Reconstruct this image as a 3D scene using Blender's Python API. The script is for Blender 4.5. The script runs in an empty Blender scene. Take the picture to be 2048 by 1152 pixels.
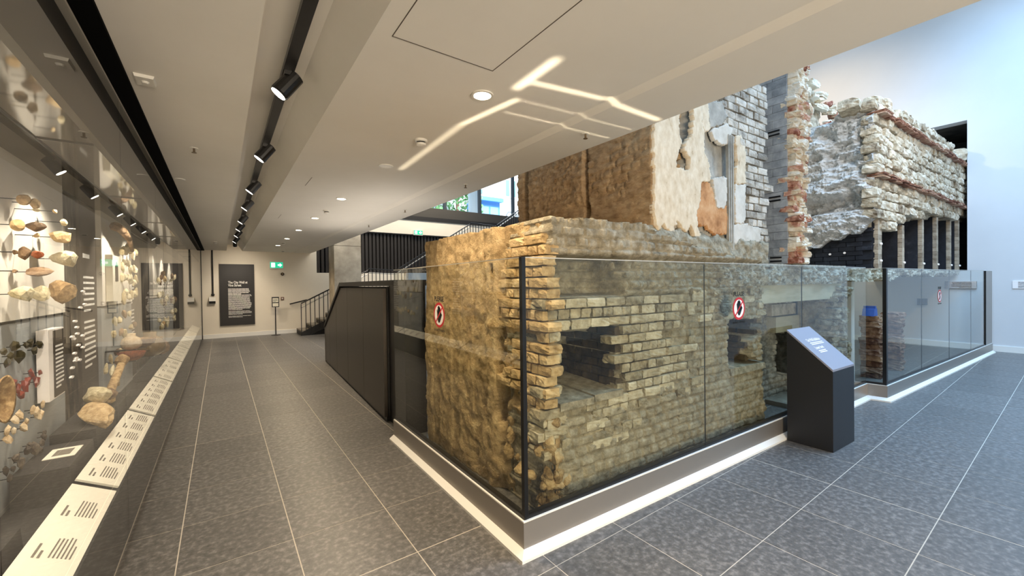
import bpy, bmesh, math, random
import numpy as np
from mathutils import Matrix, Vector
random.seed(11); rng = np.random.default_rng(11)
S = bpy.context.scene
COL = S.collection
PI = math.pi

# ---------------------------------------------------------------- camera
IMG_W, IMG_H = 2048, 1152
FPX = 815.4426590514256
YAW, PITCH, ROLL = map(math.radians, (35.52867953, -0.62530382, -0.72928658))
HEYE = 1.64
def _basis():
    cy, sy = math.cos(YAW), math.sin(YAW)
    f = np.array([sy*math.cos(PITCH), cy*math.cos(PITCH), math.sin(PITCH)])
    r = np.array([cy, -sy, 0.]); u = np.cross(r, f)
    c, s = math.cos(ROLL), math.sin(ROLL)
    return c*r+s*u, -s*r+c*u, f
CR, CU, CF = _basis()
cam = bpy.data.cameras.new('camera'); camo = bpy.data.objects.new('camera', cam); COL.objects.link(camo)
cam.sensor_width = 36; cam.lens = FPX/IMG_W*36; cam.clip_start = .05; cam.clip_end = 300
camo.matrix_world = Matrix(((CR[0], CU[0], -CF[0], 0), (CR[1], CU[1], -CF[1], 0), (CR[2], CU[2], -CF[2], HEYE), (0, 0, 0, 1)))
S.camera = camo

def lin(r, g, b):
    f = lambda c: (c/255/12.92) if c/255 <= .04045 else ((c/255+.055)/1.055)**2.4
    return (f(r), f(g), f(b), 1)

# ---------------------------------------------------------------- world, lights, exposure
W = bpy.data.worlds.new('World'); S.world = W; W.use_nodes = True
bg = W.node_tree.nodes['Background']; bg.inputs[0].default_value = (.58, .78, 1.0, 1); bg.inputs[1].default_value = .82
S.view_settings.view_transform = 'Standard'; S.view_settings.look = 'None'
S.view_settings.gamma = 1; S.view_settings.use_curve_mapping = False; S.view_settings.exposure = 0.0
S.cycles.use_denoising = True
S.cycles.max_bounces = 10; S.cycles.transparent_max_bounces = 24; S.cycles.diffuse_bounces = 5; S.cycles.glossy_bounces = 5
S.cycles.caustics_reflective = False; S.cycles.caustics_refractive = False
S.cycles.sample_clamp_indirect = 6

def light(name, kind, loc, target, energy, color, **kw):
    d = bpy.data.lights.new(name, kind); d.energy = energy; d.color = color[:3]
    for k, v in kw.items(): setattr(d, k, v)
    o = bpy.data.objects.new(name, d); COL.objects.link(o); o.location = loc
    if target is not None:
        v = Vector(target)-Vector(loc); o.rotation_euler = v.to_track_quat('-Z', 'Y').to_euler()
    return o
WARM = (1, .80, .55); WARMW = (1, .87, .70); DAY = (.38, .65, 1)
# warm fill added behind the camera to lift the hall and its ceiling
light('hall_fill', 'AREA', (.7, -4.6, 1.0), (.7, 1.5, 2.9), 340, (1, .84, .64), shape='RECTANGLE', size=2.4, size_y=1.6)
# daylight falling into the tall void on the right
light('void_daylight', 'AREA', (8.8, -.6, 8.6), (8.8, -.601, 0), 1000, DAY, shape='RECTANGLE', size=8, size_y=4, spread=math.radians(140))

# ---------------------------------------------------------------- materials
MATS = {}
def newmat(name):
    m = bpy.data.materials.new(name); m.use_nodes = True; MATS[name] = m
    nt = m.node_tree; b = nt.nodes['Principled BSDF']
    return m, nt, b
def plain(name, col, rough=.5, metal=0, spec=.5, emit=None, estr=0):
    m, nt, b = newmat(name)
    b.inputs['Base Color'].default_value = col; b.inputs['Roughness'].default_value = rough
    b.inputs['Metallic'].default_value = metal; b.inputs['Specular IOR Level'].default_value = spec
    if emit: b.inputs['Emission Color'].default_value = emit; b.inputs['Emission Strength'].default_value = estr
    return m
def rough(name, cols, scale=4, bump=.4, bscale=25, r=.9, objrand=0.0, det=6, stretch=(1, 1, 1), dist=.01, spec=.3, bscale2=None):
    """cols: list of (pos,color) ramp over noise; object random value shifts it"""
    m, nt, b = newmat(name); N = nt.nodes; L = nt.links
    tc = N.new('ShaderNodeTexCoord'); oi = N.new('ShaderNodeObjectInfo')
    geo = N.new('ShaderNodeNewGeometry')
    mp = N.new('ShaderNodeMapping'); mp.inputs['Scale'].default_value = stretch
    L.new(geo.outputs['Position'], mp.inputs['Vector'])
    nz = N.new('ShaderNodeTexNoise'); nz.inputs['Scale'].default_value = scale; nz.inputs['Detail'].default_value = det
    nz.inputs['Roughness'].default_value = .62
    L.new(mp.outputs[0], nz.inputs['Vector'])
    fac = nz.outputs['Fac']
    if objrand:
        ma = N.new('ShaderNodeMath'); ma.operation = 'MULTIPLY_ADD'; ma.inputs[1].default_value = objrand; ma.inputs[2].default_value = -objrand/2
        L.new(oi.outputs['Random'], ma.inputs[0])
        ad = N.new('ShaderNodeMath'); ad.operation = 'ADD'; L.new(fac, ad.inputs[0]); L.new(ma.outputs[0], ad.inputs[1]); fac = ad.outputs[0]
    rp = N.new('ShaderNodeValToRGB'); e = rp.color_ramp.elements
    while len(e) < len(cols): e.new(.5)
    for i, (p, c) in enumerate(cols): e[i].position = p; e[i].color = c
    L.new(fac, rp.inputs[0]); L.new(rp.outputs[0], b.inputs['Base Color'])
    b.inputs['Roughness'].default_value = r; b.inputs['Specular IOR Level'].default_value = spec
    if bump:
        n2 = N.new('ShaderNodeTexNoise'); n2.inputs['Scale'].default_value = bscale; n2.inputs['Detail'].default_value = 8; n2.inputs['Roughness'].default_value = .65
        L.new(mp.outputs[0], n2.inputs['Vector'])
        bp = N.new('ShaderNodeBump'); bp.inputs['Strength'].default_value = bump; bp.inputs['Distance'].default_value = dist
        L.new(n2.outputs['Fac'], bp.inputs['Height']); L.new(bp.outputs[0], b.inputs['Normal'])
    return m
def glass(name, tint, ior=1.5, gl=(1, 1, 1, 1)):
    m, nt, b = newmat(name); N = nt.nodes; L = nt.links; N.remove(b)
    out = N['Material Output']; t = N.new('ShaderNodeBsdfTransparent'); t.inputs[0].default_value = tint
    g = N.new('ShaderNodeBsdfGlossy'); g.inputs['Roughness'].default_value = 0.0; g.inputs[0].default_value = gl
    fr = N.new('ShaderNodeFresnel'); fr.inputs[0].default_value = ior
    ge = N.new('ShaderNodeNewGeometry'); sb = N.new('ShaderNodeMath'); sb.operation = 'SUBTRACT'; sb.inputs[0].default_value = 1
    L.new(ge.outputs['Backfacing'], sb.inputs[1])
    mu = N.new('ShaderNodeMath'); mu.operation = 'MULTIPLY'; L.new(fr.outputs[0], mu.inputs[0]); L.new(sb.outputs[0], mu.inputs[1])
    mx = N.new('ShaderNodeMixShader'); L.new(mu.outputs[0], mx.inputs[0]); L.new(t.outputs[0], mx.inputs[1]); L.new(g.outputs[0], mx.inputs[2])
    L.new(mx.outputs[0], out.inputs[0])
    return m

M_tile = rough('floor_tile', [(.25, lin(70, 69, 68)), (.5, lin(98, 96, 94)), (.78, lin(146, 143, 140))], scale=26, bump=.10, bscale=110, r=.36, objrand=.05, det=9, dist=.003, spec=.45)
M_grout = plain('grout', lin(196, 188, 175), .9)
M_ceil = rough('ceiling_paint', [(.3, lin(222, 218, 210)), (.7, lin(232, 228, 221))], scale=.6, bump=0, r=.85)
M_wallc = rough('cream_wall_paint', [(.3, lin(232, 222, 205)), (.7, lin(240, 231, 214))], scale=.8, bump=.05, bscale=120, r=.8, dist=.002)
M_wallw = rough('white_wall_paint', [(.3, lin(212, 213, 214)), (.7, lin(220, 221, 222))], scale=.5, bump=.04, bscale=120, r=.75, dist=.002)
M_skirt = plain('white_gloss', lin(238, 236, 230), .4)
M_black = plain('black_metal', lin(16, 15, 15), .35)
M_blackm = plain('black_matt', lin(24, 22, 21), .6)
M_void = plain('black_channel', lin(8, 8, 8), .95, spec=.05)
M_header = plain('dark_header', lin(58, 53, 47), .5)
M_cab = plain('dark_bronze_metal', lin(70, 63, 56), .38, metal=.6)
M_rail = plain('rail_metal', lin(22, 20, 19), .3)
M_handrail = plain('pale_handrail', lin(205, 200, 190), .3, metal=.4)
M_alu = plain('brushed_plinth_metal', lin(170, 163, 155), .38, metal=.75)
M_glass = glass('barrier_glass', (.925, .935, .90, 1), 1.5)
M_case = glass('case_glass', (.98, .98, .97, 1), 1.38)
M_lid = plain('case_lid_glass', lin(70, 66, 60), .06, spec=1.0)
M_win = glass('window_glass', (.97, .985, .99, 1), 1.4)
M_label = plain('label_card', lin(244, 238, 220), .5)
M_ink = plain('grey_ink', lin(120, 112, 100), .7)
M_white_ink = plain('white_ink', lin(235, 232, 226), .6)
M_panelw = rough('case_panel_white', [(.3, lin(226, 220, 208)), (.7, lin(236, 230, 219))], scale=2, bump=0, r=.7)
M_panelg = plain('case_panel_grey', lin(163, 166, 166), .7)
M_paneld = plain('case_panel_dark', lin(72, 64, 55), .6)
M_mural = rough('mural_print', [(.36, lin(22, 20, 18)), (.5, lin(62, 56, 48)), (.66, lin(120, 110, 96))], scale=5, bump=0, r=.6, stretch=(1, 3.2, .9))
M_deck = plain('case_deck', lin(50, 47, 43), .45)
M_box = plain('case_box', lin(46, 42, 38), .5)
M_conc = rough('column_concrete', [(.3, lin(150, 140, 124)), (.55, lin(178, 168, 150)), (.75, lin(200, 190, 172))], scale=2.2, bump=.15, bscale=20, r=.85, dist=.004)
M_pod = plain('podium_black', lin(24, 25, 29), .42)
M_podt = plain('podium_top', lin(138, 141, 156), .3)
M_lamp = plain('lamp_lens', (1, .9, .7, 1), .3, emit=(1, .88, .66, 1), estr=22)
M_lampw = plain('spot_lens', (1, .95, .85, 1), .3, emit=(1, .93, .82, 1), estr=9)
M_plastic = plain('white_plastic', lin(225, 222, 214), .4)
M_brass = plain('sprinkler_metal', lin(120, 105, 85), .35, metal=.7)
M_green = plain('exit_green', lin(20, 170, 120), .4, emit=lin(10, 200, 150), estr=.9)
M_greenw = plain('exit_white', lin(235, 255, 245), .4, emit=lin(215, 255, 240), estr=1.3)
M_red = plain('sign_red', lin(196, 42, 48), .5)
M_signw = plain('sign_white', lin(250, 244, 240), .5)
M_signk = plain('sign_black', lin(14, 14, 16), .5)
M_slat = plain('dark_slat', lin(44, 38, 33), .5)
M_slatb = plain('slat_backing', lin(14, 12, 11), .8)
M_stair = rough('stair_concrete', [(.3, lin(120, 112, 100)), (.7, lin(165, 156, 142))], scale=6, bump=.1, r=.8)
M_blue = plain('blue_plastic', lin(40, 90, 180), .5)
# masonry
M_core = rough('masonry_core', [(.22, lin(100, 92, 76)), (.42, lin(146, 137, 116)), (.58, lin(172, 163, 142)), (.78, lin(204, 196, 176))], scale=15, bump=1.0, bscale=45, dist=.02)  # greyer than the side masonry, daylight on the front put into the colour
M_side = rough('masonry_side', [(.22, lin(132, 108, 74)), (.42, lin(172, 146, 106)), (.58, lin(192, 166, 124)), (.78, lin(216, 194, 154))], scale=11, bump=1.0, bscale=42, dist=.02)
M_sbrick = rough('lit_tan_brick', [(.2, lin(132, 108, 74)), (.42, lin(178, 152, 110)), (.58, lin(200, 174, 132)), (.8, lin(220, 200, 162))], scale=14, bump=.7, bscale=70, objrand=.3, dist=.01)  # same brick as the front, warm light on the side put into the colour
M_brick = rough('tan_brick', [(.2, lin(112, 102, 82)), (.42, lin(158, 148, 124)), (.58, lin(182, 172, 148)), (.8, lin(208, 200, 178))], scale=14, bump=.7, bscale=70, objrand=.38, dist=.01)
M_rubble = rough('rubble_stone', [(.28, lin(120, 98, 66)), (.5, lin(176, 150, 108)), (.75, lin(214, 194, 154))], scale=16, bump=1, bscale=60, objrand=.25, dist=.015)
M_upper = rough('brown_masonry', [(.2, lin(128, 100, 70)), (.42, lin(172, 140, 102)), (.6, lin(190, 160, 122)), (.8, lin(210, 184, 148))], scale=12, bump=.9, bscale=36, dist=.02, stretch=(1, .8, 2.0))
M_ubrick = rough('whitewashed_brick', [(.28, lin(128, 122, 112)), (.46, lin(176, 170, 158)), (.7, lin(214, 208, 196))], scale=9, bump=.6, bscale=60, objrand=.3, dist=.01)
M_plc = rough('cream_plaster', [(.25, lin(150, 124, 94)), (.36, lin(204, 186, 158)), (.6, lin(222, 208, 184)), (.8, lin(232, 222, 204))], scale=16, bump=.35, bscale=30, dist=.008, stretch=(1, 1, .6))
M_plo = rough('orange_plaster', [(.3, lin(150, 104, 66)), (.5, lin(192, 142, 96)), (.72, lin(212, 172, 130))], scale=7, bump=.3, bscale=30, dist=.006)
M_plw = rough('white_plaster', [(.3, lin(180, 174, 162)), (.55, lin(210, 205, 194)), (.8, lin(226, 222, 212))], scale=4, bump=.25, bscale=30, dist=.006)
M_plg = rough('grey_plaster', [(.3, lin(136, 134, 126)), (.55, lin(170, 167, 158)), (.8, lin(200, 196, 186))], scale=6, bump=.4, bscale=40, dist=.006)
M_block = rough('grey_block', [(.3, lin(120, 126, 132)), (.5, lin(146, 152, 158)), (.72, lin(172, 177, 182))], scale=9, bump=.3, bscale=80, objrand=.2, dist=.004, r=.7)
M_mbrick = rough('mixed_rough_brick', [(.10, lin(140, 84, 66)), (.27, lin(200, 152, 128)), (.40, lin(216, 196, 166)), (.60, lin(228, 214, 190)), (.85, lin(236, 229, 214))], scale=12, bump=.9, bscale=60, objrand=.75, dist=.015)
M_beam = rough('concrete_beam', [(.3, lin(150, 146, 128)), (.5, lin(186, 182, 162)), (.75, lin(208, 204, 188))], scale=4, bump=.25, bscale=40, dist=.006, stretch=(.3, 1, 1.6))
M_agg = rough('rough_aggregate', [(.3, lin(104, 98, 84)), (.45, lin(166, 160, 144)), (.62, lin(212, 208, 194)), (.8, lin(232, 229, 219))], scale=16, bump=1, bscale=60, dist=.03)
M_roman = rough('ragstone', [(.26, lin(128, 112, 92)), (.42, lin(184, 170, 146)), (.6, lin(212, 200, 178)), (.82, lin(230, 222, 206))], scale=8, bump=.9, bscale=45, objrand=.3, dist=.02)
M_rcore = rough('rubble_core', [(.2, lin(150, 147, 141)), (.4, lin(196, 194, 190)), (.58, lin(222, 221, 218)), (.8, lin(238, 238, 236))], scale=9, bump=1, bscale=32, dist=.03, stretch=(1, 1, 2.0))
M_rtile = rough('red_tile', [(.3, lin(120, 78, 62)), (.5, lin(168, 122, 100)), (.75, lin(206, 178, 154))], scale=12, bump=.8, bscale=50, objrand=.35, dist=.015)
M_dbrick = rough('black_painted_brick', [(.3, lin(22, 24, 30)), (.6, lin(34, 37, 45)), (.8, lin(60, 64, 74))], scale=8, bump=.4, bscale=60, objrand=.2, dist=.006, r=.7)
M_edge = rough('pier_edge_brick', [(.3, lin(132, 118, 100)), (.6, lin(172, 158, 138))], scale=10, bump=.5, objrand=.3)
M_timber = rough('weathered_brick_pile', [(.3, lin(86, 56, 44)), (.5, lin(136, 104, 86)), (.75, lin(180, 152, 130))], scale=14, bump=.7, bscale=60, objrand=.3)
M_jet = rough('dark_recess_brick', [(.3, lin(52, 51, 48)), (.55, lin(78, 76, 70)), (.8, lin(100, 97, 90))], scale=3, bump=.3, bscale=40)
# finds
def rk(name, a, b, c, sc=30): return rough(name, [(.3, lin(*a)), (.52, lin(*b)), (.75, lin(*c))], scale=sc, bump=.7, bscale=70, objrand=.25, dist=.01, r=.8)
M_tan = rk('tan_stone', (150, 118, 78), (206, 174, 126), (236, 212, 168))
M_pale = rk('pale_stone', (176, 160, 124), (218, 204, 166), (242, 234, 206))
M_brown = rk('brown_stone', (92, 70, 50), (140, 112, 84), (184, 156, 124))
M_redst = rk('red_stone', (120, 60, 36), (168, 96, 62), (196, 130, 92))
M_glaze = plain('dark_glaze', lin(70, 64, 46), .18)
M_samian = plain('red_gloss_pottery', lin(132, 62, 48), .25)
M_buff = rk('buff_pottery', (176, 148, 112), (214, 190, 154), (236, 222, 196))
M_greyp = rk('grey_pottery', (54, 46, 40), (88, 78, 68), (132, 120, 106))
M_bone = rk('bone', (190, 172, 130), (224, 210, 172), (242, 234, 208))
M_pot = plain('brown_glazed_pot', lin(124, 104, 72), .2)
# outside
M_leaf = rough('leaf', [(.3, lin(60, 110, 70)), (.7, lin(120, 170, 110))], scale=1.2, bump=0, r=.6)
M_bwhite = plain('white_render', lin(240, 242, 242), .8)
M_bglass = plain('far_window_glass', lin(120, 165, 165), .2)
M_bblue = plain('blue_shopfront', lin(90, 150, 215), .6)
M_pave = plain('pavement', lin(190, 190, 188), .9)
M_steelw = plain('pale_steel', lin(200, 215, 225), .4)

# ---------------------------------------------------------------- mesh helpers
WLOC = {}
def wl(o): return WLOC.get(o.name, (0., 0., 0.)) if o else (0., 0., 0.)
def tag(o, label=None, cat=None, group=None, kind=None):
    if label: o['label'] = label
    if cat: o['category'] = cat
    if group: o['group'] = group
    if kind: o['kind'] = kind
    return o
def thing(name, loc, label, cat, group=None):
    o = bpy.data.objects.new(name, None); COL.objects.link(o); o.location = loc; o.empty_display_size = .1
    WLOC[o.name] = tuple(loc); return tag(o, label, cat, group)
def mkmesh(name, V, F, m, smooth=False):
    me = bpy.data.meshes.new(name); me.from_pydata([tuple(map(float, v)) for v in V], [], [tuple(int(i) for i in f) for f in F]); me.materials.append(m)
    if smooth: me.polygons.foreach_set('use_smooth', [True]*len(me.polygons))
    me.update(); return me
def obj(name, V, F, m, parent=None, smooth=False, label=None, kind=None, cat=None, group=None):
    V = np.asarray(V, float); c = (V.min(0)+V.max(0))/2
    if parent is None: c[2] = V[:, 2].min()
    me = mkmesh(name, V-c, F, m, smooth)
    return place(name, me, c, parent, label=label, kind=kind, cat=cat, group=group)
def place(name, me, c, parent=None, rot=(0, 0, 0), scale=(1, 1, 1), label=None, kind=None, cat=None, group=None):
    o = bpy.data.objects.new(name, me); COL.objects.link(o)
    p = wl(parent)
    if parent is not None: o.parent = parent
    o.location = (c[0]-p[0], c[1]-p[1], c[2]-p[2]); o.rotation_euler = rot; o.scale = scale
    WLOC[o.name] = tuple(c)
    return tag(o, label, cat, group, kind)
class MB:
    def __init__(s): s.V = []; s.F = []
    def add(s, V, F):
        n = len(s.V); s.V += [tuple(v) for v in V]; s.F += [tuple(i+n for i in f) for f in F]; return s
    def box(s, a, b):
        x0, y0, z0 = a; x1, y1, z1 = b
        return s.add([(x0,y0,z0),(x1,y0,z0),(x1,y1,z0),(x0,y1,z0),(x0,y0,z1),(x1,y0,z1),(x1,y1,z1),(x0,y1,z1)],
                     [(0,3,2,1),(4,5,6,7),(0,1,5,4),(1,2,6,5),(2,3,7,6),(3,0,4,7)])
    def prism(s, poly, axis, a, b):
        """poly 2D list extruded along axis ('x','y','z') a..b; for x poly=(y,z), y poly=(x,z), z poly=(x,y)"""
        n = len(poly)
        mk = {'x': lambda p, t: (t, p[0], p[1]), 'y': lambda p, t: (p[0], t, p[1]), 'z': lambda p, t: (p[0], p[1], t)}[axis]
        V = [mk(p, a) for p in poly]+[mk(p, b) for p in poly]
        F = [tuple(range(n))[::-1], tuple(range(n, 2*n))]+[(i, (i+1) % n, n+(i+1) % n, n+i) for i in range(n)]
        return s.add(V, F)
    def obox(s, p, q, h0, h1, t0, t1):
        """upright slab from p to q (xy), heights h0..h1, thickness from offset t0 to t1 along the left normal"""
        p = np.array(p[:2], float); q = np.array(q[:2], float); d = (q-p)/np.linalg.norm(q-p); n = np.array([-d[1], d[0]])
        c = [p+n*t0, q+n*t0, q+n*t1, p+n*t1]
        V = [(x, y, h0) for x, y in c]+[(x, y, h1) for x, y in c]
        return s.add(V, [(0,3,2,1),(4,5,6,7),(0,1,5,4),(1,2,6,5),(2,3,7,6),(3,0,4,7)])
    def tube(s, p, q, r, n=8, r2=None):
        p = np.array(p, float); q = np.array(q, float); d = q-p; d = d/np.linalg.norm(d)
        a = np.cross(d, (0, 0, 1)) if abs(d[2]) < .9 else np.cross(d, (1, 0, 0)); a /= np.linalg.norm(a); b = np.cross(d, a)
        r2 = r if r2 is None else r2
        V = [p+r*(math.cos(t)*a+math.sin(t)*b) for t in np.arange(n)*2*PI/n]+[q+r2*(math.cos(t)*a+math.sin(t)*b) for t in np.arange(n)*2*PI/n]
        F = [tuple(range(n))[::-1], tuple(range(n, 2*n))]+[(i, (i+1) % n, n+(i+1) % n, n+i) for i in range(n)]
        return s.add(V, F)
    def lathe(s, c, prof, n=16, axis='z', sx=1, sy=1, caps=True):
        V = []; F = []; k = len(prof)
        for i in range(n):
            t = 2*PI*i/n
            for r, z in prof:
                v = (r*math.cos(t)*sx, r*math.sin(t)*sy, z)
                if axis == 'x': v = (v[2], v[0], v[1])
                if axis == 'y': v = (v[0], v[2], v[1])
                V.append((c[0]+v[0], c[1]+v[1], c[2]+v[2]))
        for i in range(n):
            j = (i+1) % n
            for a in range(k-1): F.append((i*k+a, j*k+a, j*k+a+1, i*k+a+1))
        if caps: F.append(tuple(i*k for i in range(n))[::-1]); F.append(tuple(i*k+k-1 for i in range(n)))
        return s.add(V, F)
    def build(s, name, m, parent=None, **kw): return obj(name, s.V, s.F, m, parent, **kw)
def box(name, a, b, m, parent=None, **kw): return MB().box(a, b).build(name, m, parent, **kw)

# numpy value noise
def _h(ix, iy, iz):
    n = (ix*374761393+iy*668265263+iz*1274126177) & 0x7fffffff
    n = ((n ^ (n >> 13))*1274126177) & 0x7fffffff
    return ((n ^ (n >> 16)) & 0xffff)/65535.
def vn(p):
    p = np.asarray(p, float); i = np.floor(p).astype(np.int64); f = p-i; f = f*f*(3-2*f)
    r = 0
    for a in (0, 1):
        wx = f[..., 0] if a else 1-f[..., 0]
        for b in (0, 1):
            wy = f[..., 1] if b else 1-f[..., 1]
            for c in (0, 1):
                wz = f[..., 2] if c else 1-f[..., 2]
                r = r+wx*wy*wz*_h(i[..., 0]+a, i[..., 1]+b, i[..., 2]+c)
    return r*2-1
def fbm(p, o=4, g=.55):
    p = np.asarray(p, float); r = 0; a = 1.; t = 0
    for k in range(o): r = r+a*vn(p*(2.03**k)+k*17.3); t += a; a *= g
    return r/t
def sm(x, a, b):
    t = np.clip((x-a)/(b-a), 0, 1); return t*t*(3-2*t)
def inpoly(x, y, P):
    r = np.zeros(np.shape(x), bool); n = len(P)
    for i in range(n):
        x0, y0 = P[i]; x1, y1 = P[(i+1) % n]
        c = ((y0 > y) != (y1 > y)) & (x < (x1-x0)*(y-y0)/((y1-y0) if y1 != y0 else 1e-9)+x0); r ^= c
    return r
def heightfield(name, O, du, n, U, Z, res, dfn, m, parent, keep=None, back=.15, kind=None, smooth=True, label=None):
    """relief sheet: point = O + u*du + z*up + d(u,z)*n ; with a back so it is solid at its rim"""
    us = np.linspace(U[0], U[1], max(2, int((U[1]-U[0])/res)+1)); zs = np.linspace(Z[0], Z[1], max(2, int((Z[1]-Z[0])/res)+1))
    uu, zz = np.meshgrid(us, zs, indexing='ij'); O = np.array(O, float); du = np.array(du, float); n = np.array(n, float)
    B = O+uu[..., None]*du+zz[..., None]*np.array([0, 0, 1.]); d = dfn(uu, zz, B)
    V = (B+d[..., None]*n).reshape(-1, 3); nu, nz = uu.shape
    idx = np.arange(nu*nz).reshape(nu, nz)
    flip = np.dot(np.cross(du, (0, 0, 1)), n) < 0
    q = np.stack([idx[:-1, :-1], idx[1:, :-1], idx[1:, 1:], idx[:-1, 1:]], -1)
    if keep is not None:
        uc = (uu[:-1, :-1]+uu[1:, 1:])/2; zc = (zz[:-1, :-1]+zz[1:, 1:])/2; q = q[keep(uc, zc)]
    q = q.reshape(-1, 4)
    if flip: q = q[:, ::-1]
    # rim skirt going back
    from collections import Counter
    cnt = Counter()
    for f in q:
        for k in range(4):
            a, b = int(f[k]), int(f[(k+1) % 4]); cnt[(a, b)] += 1
    rim = [(a, b) for (a, b) in cnt if (b, a) not in cnt]
    V = V.tolist(); F = [tuple(map(int, f)) for f in q]; mp = {}
    for a, b in rim:
        for k in (a, b):
            if k not in mp:
                mp[k] = len(V); v = np.array(V[k]); dd = float(((v-O)*n).sum()); V.append(list(v-n*(dd+back)))
        F.append((b, a, mp[a], mp[b]))
    used = np.unique(np.concatenate([np.array(f) for f in F])) if len(F) else []
    remap = {int(k): i for i, k in enumerate(used)}
    V = [V[int(k)] for k in used]; F = [tuple(remap[i] for i in f) for f in F]
    return obj(name, V, F, m, parent, smooth=smooth, kind=kind, label=label)

# shared irregular bricks and stones
def brick_mesh(name, m, jit=.05, seed=0, n=(3, 2, 2), rnd=.10):
    r = np.random.default_rng(seed); nx, ny, nz = n
    bm = bmesh.new(); bmesh.ops.create_cube(bm, size=1)
    bmesh.ops.bevel(bm, geom=bm.edges[:], offset=rnd*.55, segments=1, affect='EDGES')
    bmesh.ops.triangulate(bm, faces=[f for f in bm.faces if len(f.verts) > 4])
    for v in bm.verts:
        k = r.normal(0, jit, 3); v.co += Vector(k)
    me = bpy.data.meshes.new(name); bm.to_mesh(me); bm.free(); me.materials.append(m); return me
def bricks(name, m, k=7, jit=.035, rnd=.1, seed=0): return [brick_mesh(name, m, jit, seed+i, rnd=rnd) for i in range(k)]
def stone_mesh(name, m, seed, amp=.10, rnd=.28):
    bm = bmesh.new(); bmesh.ops.create_cube(bm, size=1); bmesh.ops.subdivide_edges(bm, edges=bm.edges[:], cuts=3, use_grid_fill=True)
    P = np.array([v.co for v in bm.verts]); L = np.linalg.norm(P, axis=1)[:, None]; P = P*(1-rnd)+P/L*.62*rnd
    P = P*(1+amp*1.4*fbm(P*2.6+seed*5.3, 3)[:, None])+amp*.25*np.random.default_rng(seed).normal(size=P.shape)*.5
    for v, p in zip(bm.verts, P): v.co = p
    me = bpy.data.meshes.new(name); bm.to_mesh(me); bm.free(); me.materials.append(m); me.polygons.foreach_set('use_smooth', [False]*len(me.polygons)); return me
def rock_mesh(name, m, seed, sub=2, amp=.35, sx=(1, 1, 1), sharp=1.0):
    bm = bmesh.new(); bmesh.ops.create_icosphere(bm, subdivisions=sub, radius=.5)
    P = np.array([v.co for v in bm.verts]); d = 1+amp*fbm(P*2.2+seed*7.7, 3)
    ax = np.random.default_rng(seed).normal(size=(7, 3)); ax /= np.linalg.norm(ax, axis=1)[:, None]
    P = P*d[:, None]
    for a in ax:                                   # flat broken faces
        h = .33*sharp; t = P@a; over = np.maximum(t-h, 0); P = P-over[:, None]*a*.85
    P = P/np.abs(P).max(0)*.5*np.array(sx)
    for v, p in zip(bm.verts, P): v.co = p
    me = bpy.data.meshes.new(name); bm.to_mesh(me); bm.free(); me.materials.append(m); return me
def rocks(name, m, k=5, **kw): return [rock_mesh(name, m, 31*i+len(name), **kw) for i in range(k)]

def joints(u, z, ch, bl, w=.009):
    zi = np.floor(z/ch); uo = (zi % 2)*bl*.5+zi*.037; bl_ = np.where(zi % 2 == 0, bl, bl*.5)
    dz = np.abs((z/ch) % 1-.5); dz = (.5-dz)*ch; du_ = np.abs(((u+uo)/bl_) % 1-.5); du_ = (.5-du_)*bl_
    return 1-sm(np.minimum(dz, du_), w*.4, w*1.5)
def lay(parent, meshes, O, du, n, U, Z, course, inside, stretch=.215, header=.105, joint=.010, depth=.12, jit=.012, pattern=None, limit=300, off=0.0, name='brick', skip=0.0):
    """courses of single bricks on an upright plane; returns how many were laid"""
    O = np.array(O, float); du = np.array(du, float); n = np.array(n, float); ang = math.atan2(du[1], du[0]); c = 0; z = Z[0]; row = 0
    while z < Z[1]-1e-6:
        ln = stretch if (row % 2 == 0 if pattern is None else pattern(row)) else header
        u = U[0]-(random.random()*.5)*ln
        while u < U[1]:
            w = ln*random.uniform(.9, 1.08); h = course-joint; uc = u+w/2; zc = z+course/2
            if inside(uc, zc) and random.random() >= skip and c < limit:
                p = O+du*uc+n*(off-depth/2+random.uniform(-jit, jit)); p[2] += zc
                place(name, random.choice(meshes), p, parent, rot=(random.uniform(-.02, .02), random.uniform(-.025, .025), ang+random.uniform(-.03, .03)), scale=(w-joint, depth, h*random.uniform(.93, 1.02))); c += 1
            u += w
        z += course; row += 1
    return c
def text(name, s, size, m, parent, M, extrude=.0015, align='LEFT', bold=0.0, sx=1.0, label=None):
    cu = bpy.data.curves.new('tmp', 'FONT'); cu.body = s; cu.size = size; cu.extrude = extrude; cu.align_x = align; cu.align_y = 'CENTER'; cu.offset = bold; cu.resolution_u = 3
    t = bpy.data.objects.new('tmp', cu); COL.objects.link(t)
    dg = bpy.context.evaluated_depsgraph_get(); me = bpy.data.meshes.new_from_object(t.evaluated_get(dg))
    bpy.data.objects.remove(t); me.name = name; me.materials.clear(); me.materials.append(m)
    V = np.zeros(len(me.vertices)*3); me.vertices.foreach_get('co', V); V = V.reshape(-1, 3); V[:, 0] *= sx
    R = np.array(M.to_3x3()); T = np.array(M.translation); V = V@R.T+T
    F = [tuple(p.vertices) for p in me.polygons]; bpy.data.meshes.remove(me)
    return obj(name, V, F, m, parent, label=label)
def frame(origin, right, up):
    r = Vector(right).normalized(); u = Vector(up).normalized(); n = r.cross(u)
    return Matrix(((r.x, u.x, n.x, origin[0]), (r.y, u.y, n.y, origin[1]), (r.z, u.z, n.z, origin[2]), (0, 0, 0, 1)))
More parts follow.
